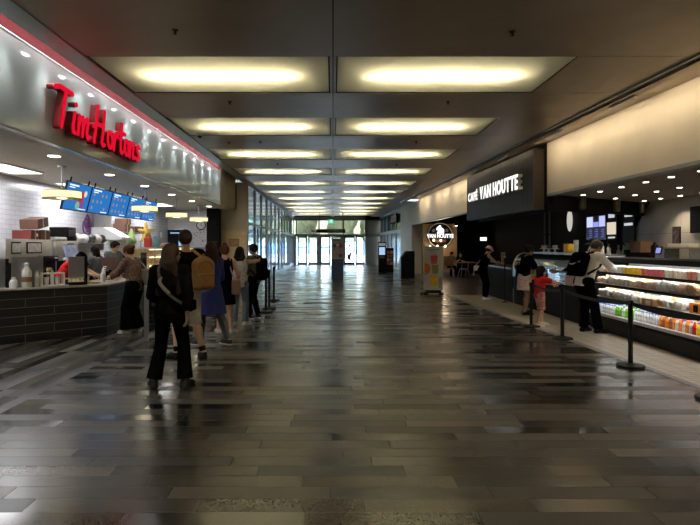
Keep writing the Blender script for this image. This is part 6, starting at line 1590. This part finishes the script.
mb = MB(); mb.tube([Vector(bc-f.fw*.09*1+f.up*.08+f.rt*(.10*math.cos(a*PI/12))+f.up*(.085*math.sin(a*PI/12))-f.fw*.006)-Vector(o) for a in range(0,13)],.007,6); mb.tube([Vector(bc-f.fw*.145-f.up*.02+f.rt*(.1*q/4))-Vector(o) for q in range(-4,5)],.006,6); obj('zip',mb,mat('zip_dark',(.10,.055,.02),.6),t)
strap_pts(f,[bc+f.up*.20-f.fw*.03,f.neck+f.rt*.09*s_-f.up*.0-f.fw*.06,f.neck+f.rt*.12*s_-f.up*.0+f.fw*.02,f.neck+f.rt*.14*s_-f.up*.12+f.fw*.12,f.neck+f.rt*.18*s_-f.up*.30+f.fw*.08,bc-f.up*.16+f.rt*.15],.02,M_['tan_canvas'],t,o)
strap_pts(f,[bc+f.up*.20,bc+f.up*.27-f.fw*.01,bc+f.up*.20-f.fw*.03+f.rt*.03],.010,M_['tan_canvas'],t,o,'handle')
# 3 woman in the blue dress
f = Fig(H=1.64,female=True,pelvis=(0,.02),feet=((-.10,.17),(.12,-.24)),toe=(.3,-.05),hands=((-.14,.26,.98),(.16,.26,.98)),hyaw=-.1,vox=.0085)
person(f,'woman in long royal blue dress over grey leggings, black and white sneakers','skin',-1.90,8.28,52)
f.skirt(M_['cloth_blue'],.50,.23,.21,name='dress_skirt',sway=(0,-.02)); f.top(M_['cloth_blue'],sleeve=.9,hem=.1,grow=.02,name='dress_top'); f.pants(M_['cloth_grey'],grow=.008,name='leggings'); f.hair(M_['hair_brown'],'long',.30); f.shoes(M_['black'],M_['white'])
# 4 woman with the shoulder bag
f = Fig(H=1.60,female=True,feet=((-.11,.04),(.12,-.06)),toe=(.3,-.6),hands=((-.14,.26,1.0),(.21,.14,.92)),hyaw=.1,vox=.009)
person(f,'woman in short black dress with hair tied up and a tan shoulder bag','skin',-1.95,9.45,10)
f.skirt(M_['cloth_black'],.52,.20,.17,name='dress_skirt'); f.top(M_['cloth_black'],sleeve=0,hem=.1,grow=.016,name='dress_top'); f.hair(M_['hair_auburn'],'bun'); f.shoes(M_['white'],M_['white'])
s_ = f.s; bc = f.pel+V3(.20,-.10,.0); t,o = carried('shoulder_bag','tan leather shoulder bag hanging at the hip of the woman in the black dress','handbag',f,bc-V3(0,0,.17))
d = SD(.02); d.bx(bc-V3(0,0,.02),(.075,.12,.13),r=.035); sd_obj('bag_body',shift(d,o),.009,M_['tan_leather'],t); d = SD(.02); d.bx(bc+V3(.072,0,.02),(.014,.10,.085),r=.012); sd_obj('flap',shift(d,o),.008,mat('flap_tan',(.34,.21,.12),.5),t)
strap_pts(f,[bc+V3(-.02,-.08,.10),f.sho[1]+V3(-.05,-.09,-.10),f.sho[1]+V3(-.05,-.03,.055),f.sho[1]+V3(-.05,.09,-.10),bc+V3(-.02,.08,.10)],.011,mat('strap_rose',(.45,.28,.22),.6),t,o)
# 5 woman in printed top and jeans, arm out to the next person
f = Fig(H=1.56,female=True,feet=((-.12,.02),(.11,.02)),toe=(.2,-.5),hands=((-.20,.22,1.0),(.28,.50,1.28)),hyaw=-.2,epole=((-1,-1,-.2),(1,-.2,-.6)),vox=.009)
person(f,'woman in white printed sleeveless top and jeans reaching towards the next person','skin',-1.84,10.35,-5)
f.top(M_['white_print'],sleeve=0,hem=.05,grow=.022,name='blouse'); f.pants(M_['denim'],grow=.013,flare=.012,name='jeans'); f.hair(M_['hair_black'],'long',.16); f.shoes(M_['white'],M_['white'])
# 6 young man at the head of the queue's tail
f = Fig(H=1.62,feet=((-.10,.03),(.10,-.04)),toe=(.2,-.3),hands=((-.18,.30,1.05),(.22,.24,1.0)),hyaw=.1,hpitch=.1,vox=.009)
person(f,'young man in olive tee with black backpack, facing left','skin_tan',-1.70,11.35,70)
f.top(M_['cloth_olive'],sleeve=.42,hem=.02,grow=.018); f.pants(M_['cloth_black'],grow=.013); f.hair(M_['hair_black'],'short'); f.shoes(M_['black'],M_['white'])
s_ = f.s; bc = f.neck-f.up*.30*s_-f.fw*.20*s_; t,o = carried('backpack','black backpack worn by the young man in the olive tee','backpack',f,bc-f.up*.26); B_ = np.stack([f.rt,f.fw,f.up],axis=1)
d = SD(.03); d.bx(bc,(.15,.085,.24),B_,r=.07); sd_obj('main_pouch',shift(d,o),.01,M_['cloth_black'],t); d = SD(.02); d.bx(bc-f.fw*.09-f.up*.1,(.11,.035,.1),B_,r=.03); sd_obj('front_pocket',shift(d,o),.01,M_['cloth_black'],t)
for g in (-1,1): strap_pts(f,[bc+f.up*.2+f.rt*g*.08,f.neck+f.rt*g*.11*s_-f.up*.005-f.fw*.05,f.neck+f.rt*g*.13*s_-f.up*.14+f.fw*.125,bc-f.up*.15+f.rt*g*.17+f.fw*.06],.018,M_['cloth_black'],t,o)
bc = f.pel+f.fw*.17+f.up*.22-f.rt*.02; t,o = carried('belly_bag','rust brown bag held in front of the young man in olive','bag',f,bc-f.up*.14)
d = SD(.02); d.bx(bc,(.12,.055,.15),B_,r=.045); sd_obj('bag_body',shift(d,o),.01,M_['rust_cloth'],t); strap_pts(f,[bc+f.up*.13+f.rt*.08,bc+f.up*.22,bc+f.up*.13-f.rt*.08],.012,M_['rust_cloth'],t,o,'handle')
# 7 dark haired person further in at the counter
f = Fig(H=1.68,feet=((-.11,0),(.11,0)),hands=((-.16,.3,1.0),(.16,.3,1.0)),vox=.011)
person(f,'person in dark clothes with short black hair at the counter behind the queue','skin_tan',-2.75,12.3,75)
f.top(M_['cloth_black'],sleeve=.95,hem=.02); f.pants(M_['cloth_grey']); f.hair(M_['hair_black'],'short'); f.shoes(M_['black'],None)
# 8 customer at the counter
f = Fig(H=1.60,female=True,build=1.02,lean=.16,pelvis=(0,-.05),feet=((-.10,.03),(.12,-.03)),toe=(.1,-.2),hands=((-.10,.40,1.02),(.16,.40,1.0)),hyaw=.1,hpitch=.15,vox=.009)
person(f,'woman in brown printed blouse and long black trousers leaning on the counter','skin_tan',-3.63,9.50,72)
f.top(M_['blouse_print'],sleeve=.85,hem=.0,grow=.03,name='blouse'); f.pants(M_['cloth_black'],flare=.05,grow=.03); f.hair(M_['hair_auburn'],'updo'); f.shoes(M_['cloth_beige'],M_['offwhite'],high=.04)
bc = f.sho[1]+V3(.03,-.14,-.30); t,o = carried('tote_bag','grey tote bag slung on the shoulder of the woman in the printed blouse','bag',f,bc-V3(0,0,.2)); d = SD(.03); d.bx(bc,(.07,.15,.16),r=.05); d.cap(bc+V3(0,.1,.1),bc+V3(0,-.14,-.12),.06,.06); sd_obj('bag_body',shift(d,o),.01,mat('tote_grey',(.16,.14,.11),.7),t)
strap_pts(f,[bc+V3(-.02,-.09,.13),f.sho[1]+V3(-.05,-.03,.07),f.sho[1]+V3(-.05,.07,.0),bc+V3(-.02,.09,.13)],.014,M_['tote_grey'],t,o)
# counter staff
f = Fig(H=1.64,female=True,lean=.72,pelvis=(0,-.16),feet=((-.11,0),(.11,.02)),hands=((-.10,.62,.98),(.12,.70,.97)),hpitch=.25,vox=.009)
person(f,'worker in red shirt and black cap bending over behind the counter','skin_tan',-5.24,10.3,-92)
f.top(M_['cloth_red'],sleeve=.42,hem=.05,grow=.02); f.pants(M_['cloth_black']); f.hair(M_['hair_black'],'crop'); f.cap_hat(M_['cloth_black']); f.shoes(M_['black'],None)
f = Fig(H=1.70,lean=.06,feet=((-.11,0),(.11,0)),hands=((-.18,.30,1.02),(.16,.34,1.02)),hpitch=.28,vox=.010)
person(f,'man with short black hair in charcoal shirt working behind the till screen','skin_tan',-5.28,12.55,-110)
f.top(M_['cloth_grey'],sleeve=.5,hem=.02,grow=.02); f.pants(M_['cloth_black']); f.hair(M_['hair_black'],'short'); f.shoes(M_['black'],None)
f = Fig(H=1.60,feet=((-.11,0),(.11,0)),hands=((-.16,.30,1.0),(.16,.30,1.0)),hpitch=.15,vox=.011)
person(f,'worker in dark shirt seen over the pastry case beside the red bag','skin_tan',-5.28,13.6,-120)
f.top(M_['cloth_black'],sleeve=.5,hem=.02,grow=.02); f.pants(M_['cloth_black']); f.hair(M_['hair_black'],'short'); f.shoes(M_['black'],None)
f = Fig(H=1.58,female=True,feet=((-.11,0),(.11,0)),hands=((-.16,.34,1.0),(.16,.34,1.0)),hpitch=.2,vox=.012)
person(f,'worker with dark hair facing the back counter behind the red shirted worker','skin_tan',-5.36,11.9,80)
f.top(M_['cloth_grey'],sleeve=.5,hem=.02,grow=.02); f.pants(M_['cloth_black']); f.hair(M_['hair_black'],'bob',.14); f.shoes(M_['black'],None)
# cafe side -------------------------------------------------------------
f = Fig(H=1.14,build=1.0,child=True,lean=.05,feet=((-.09,.10),(.10,-.10)),toe=(.1,-.1),hands=((-.10,.34,.80),(.06,.46,.84)),hpitch=-.05,epole=((-1,-1,-.6),(1,-.6,-.6)),vox=.0075)
person(f,'child in red tee and floral shorts reaching out towards the bakery case','skin',4.06,10.32,-82)
f.top(M_['cloth_red'],sleeve=.42,hem=.02,grow=.018); f.pants(M_['floral_red'],to=.5,flare=.018,grow=.014,name='shorts'); f.hair(M_['hair_brown'],'bob',.13); f.shoes(M_['cloth_beige'],M_['offwhite'])
f = Fig(H=1.60,female=True,lean=.14,pelvis=(0,-.03),feet=((-.10,.02),(.11,-.06)),toe=(.1,-.1),hands=((-.14,.36,1.02),(.14,.36,1.0)),hpitch=.25,vox=.009)
person(f,'adult in black top and pale floral skirt beside the child in red','skin_brown',4.40,12.0,-85,.006)
f.top(M_['cloth_black'],sleeve=.5,hem=.05,grow=.02); f.skirt(M_['floral_pink'],.56,.19,.16); f.hair(M_['hair_black'],'updo'); f.shoes(M_['black'],None)
f = Fig(H=1.74,lean=.34,pelvis=(0,-.12),feet=((-.12,-.02),(.14,.06)),toe=(.15,-.1),hands=((-.10,.52,1.10),(.12,.56,1.05)),hpitch=.35,epole=((-1,-.3,-.8),(1,-.3,-.8)),vox=.008)
person(f,'man in white shirt and black trousers leaning over the chilled display','skin_tan',4.64,9.50,-72,.006)
f.top(M_['cloth_white'],sleeve=.86,hem=-.0,grow=.024); f.pants(M_['cloth_black'],grow=.02,flare=.015); f.hair(M_['hair_grey'],'crop'); f.shoes(M_['black'],None)
s_ = f.s; B_ = np.stack([f.rt,f.fw,f.up],axis=1); bc = f.neck-f.up*.27*s_-f.fw*.215*s_; t,o = carried('backpack','black backpack on the back of the man in the white shirt','backpack',f,bc-f.up*.25)
d = SD(.03); d.bx(bc,(.17,.10,.22),B_,r=.08); sd_obj('main_pouch',shift(d,o),.01,M_['cloth_black'],t); d = SD(.02); d.bx(bc-f.fw*.1-f.up*.08,(.13,.04,.1),B_,r=.035); sd_obj('front_pocket',shift(d,o),.009,M_['cloth_black'],t)
strap_pts(f,[bc-f.fw*.115-f.rt*.14-f.up*.01,bc-f.fw*.15-f.up*.05,bc-f.fw*.115+f.rt*.14+f.up*.02],.008,M_['light_grey'],t,o,'reflective_band')
for g in (-1,1): strap_pts(f,[bc+f.up*.18+f.rt*g*.09,f.neck+f.rt*g*.11*s_+f.up*.005-f.fw*.05,f.neck+f.rt*g*.14*s_-f.up*.14+f.fw*.14,bc-f.up*.15+f.rt*g*.19+f.fw*.08],.02,M_['cloth_black'],t,o)
f = Fig(H=1.60,female=True,lean=.26,pelvis=(0,-.08),feet=((-.10,.02),(.10,-.04)),hands=((-.12,.46,1.05),(.14,.44,1.05)),hpitch=.22,vox=.0095)
person(f,'woman in black sleeveless top and pale pink bucket hat at the cash counter','skin',4.45,15.35,-80,.006)
f.top(M_['cloth_black'],sleeve=0,hem=.02,grow=.02); f.pants(M_['cloth_black'],grow=.014); f.hair(M_['hair_brown'],'crop'); f.cap_hat(M_['pink_hat'],bucket=True,name='bucket_hat'); f.shoes(M_['white'],M_['white'])
bc = f.pel+V3(-.20,-.06,.05); t,o = carried('hip_bag','small white bag at the hip of the woman in the bucket hat','bag',f,bc-V3(0,0,.1)); d = SD(.02); d.bx(bc,(.06,.11,.075),r=.03); sd_obj('bag_body',shift(d,o),.01,M_['cloth_white'],t); strap_pts(f,[bc+V3(0,-.08,.06),f.sho[0]+V3(.05,-.08,-.06),f.sho[0]+V3(.05,.0,.05),bc+V3(0,.08,.06)],.009,M_['cloth_white'],t,o)
f = Fig(H=1.74,feet=((-.11,0),(.11,0)),hands=((-.2,.34,1.05),(.18,.34,1.05)),hpitch=.3,vox=.010)
person(f,'barista in black with a black cap behind the bakery case','skin_brown',6.24,12.5,100,.006)
f.top(M_['cloth_black'],sleeve=.5,hem=.02,grow=.02); f.pants(M_['cloth_black']); f.hair(M_['hair_black'],'crop'); f.cap_hat(M_['black']); f.shoes(M_['black'],None)
# seated customers
def seated(x,y,rz,lab,skin,top,hair):
    st = thing('bench_seat','dark padded stool under the %s' % lab[1],'stool',(x,y,.006)); m = MB(); m.lathe((0,0,.38),[(.17,0),(.18,.02),(.18,.06),(.16,.075)],20); obj('seat',m,M_['charcoal'],st); m = MB(); m.cyl((0,0,0),(0,0,.38),.03); m.lathe((0,0,0),[(.19,0),(.19,.015)],20); obj('stem',m,M_['black'],st)
    f = Fig(H=1.62,female=True,lean=.2,seat=.455,feet=((-.12,.42),(.12,.40)),hands=((-.12,.42,.80),(.10,.40,.84)),hpitch=.25,vox=.012,kpole=(0,1,1))
    person(f,lab[0],skin,x,y,rz,.006); f.top(M_[top],sleeve=.6,hem=.05); f.pants(M_['cloth_black']); f.hair(M_['hair_brown'],hair,.25); f.shoes(M_['black'],None)
seated(6.55,26.95,165,('person with brown hair seated at the cafe table holding a cup','person at the cafe table'),'skin','cloth_black','long')
seated(6.10,27.25,190,('person in dark clothes seated behind the wooden chair','person behind the wooden chair'),'skin_tan','cloth_grey','short')
# passer-by outside the doors
f = Fig(H=1.74,feet=((-.10,.22),(.10,-.22)),hands=((-.24,-.10,.85),(.24,.26,.92)),vox=.013,lift=(0,.06))
person(f,'person in white top and black shorts walking outside the open door','skin_tan',1.47,46.6,150,-.03)
f.top(M_['cloth_white'],sleeve=.42,hem=.0,grow=.02); f.pants(M_['cloth_black'],to=.6,grow=.018,name='shorts'); f.hair(M_['hair_black'],'short'); f.shoes(M_['white'],None)
# ---------------------------------------------------------------- sky, camera
w = bpy.data.worlds.new('sky'); SC.world = w; w.use_nodes = True
nt = w.node_tree; bg = nt.nodes['Background']; sk = nt.nodes.new('ShaderNodeTexSky'); sk.sky_type = 'NISHITA'; sk.sun_elevation = math.radians(42); sk.sun_rotation = math.radians(200); sk.sun_disc = False; sk.dust_density = 2.5
hs = nt.nodes.new('ShaderNodeHueSaturation'); hs.inputs['Saturation'].default_value = .45; nt.links.new(sk.outputs[0],hs.inputs['Color']); nt.links.new(hs.outputs[0],bg.inputs[0]); bg.inputs['Strength'].default_value = 2.6
cam = bpy.data.cameras.new('camera'); co = bpy.data.objects.new('camera',cam); C.objects.link(co)
co.location = (0,0,CAMZ); co.rotation_euler = (PI/2,0,0); cam.sensor_width = 36; cam.lens = 525/700*36
cam.shift_x = (350-333)/700; cam.shift_y = -(262.5-246)/700; cam.clip_start = .05; cam.clip_end = 400
SC.camera = co
SC.view_settings.view_transform = 'Standard'; SC.view_settings.look = 'None'; SC.view_settings.exposure = 0.4; SC.view_settings.gamma = 1.0; SC.view_settings.use_curve_mapping = False
try:
    SC.cycles.max_bounces = 8; SC.cycles.diffuse_bounces = 4; SC.cycles.glossy_bounces = 4; SC.cycles.transparent_max_bounces = 16; SC.cycles.transmission_bounces = 6
    SC.cycles.sample_clamp_indirect = 4.0; SC.cycles.use_denoising = True
except Exception: pass
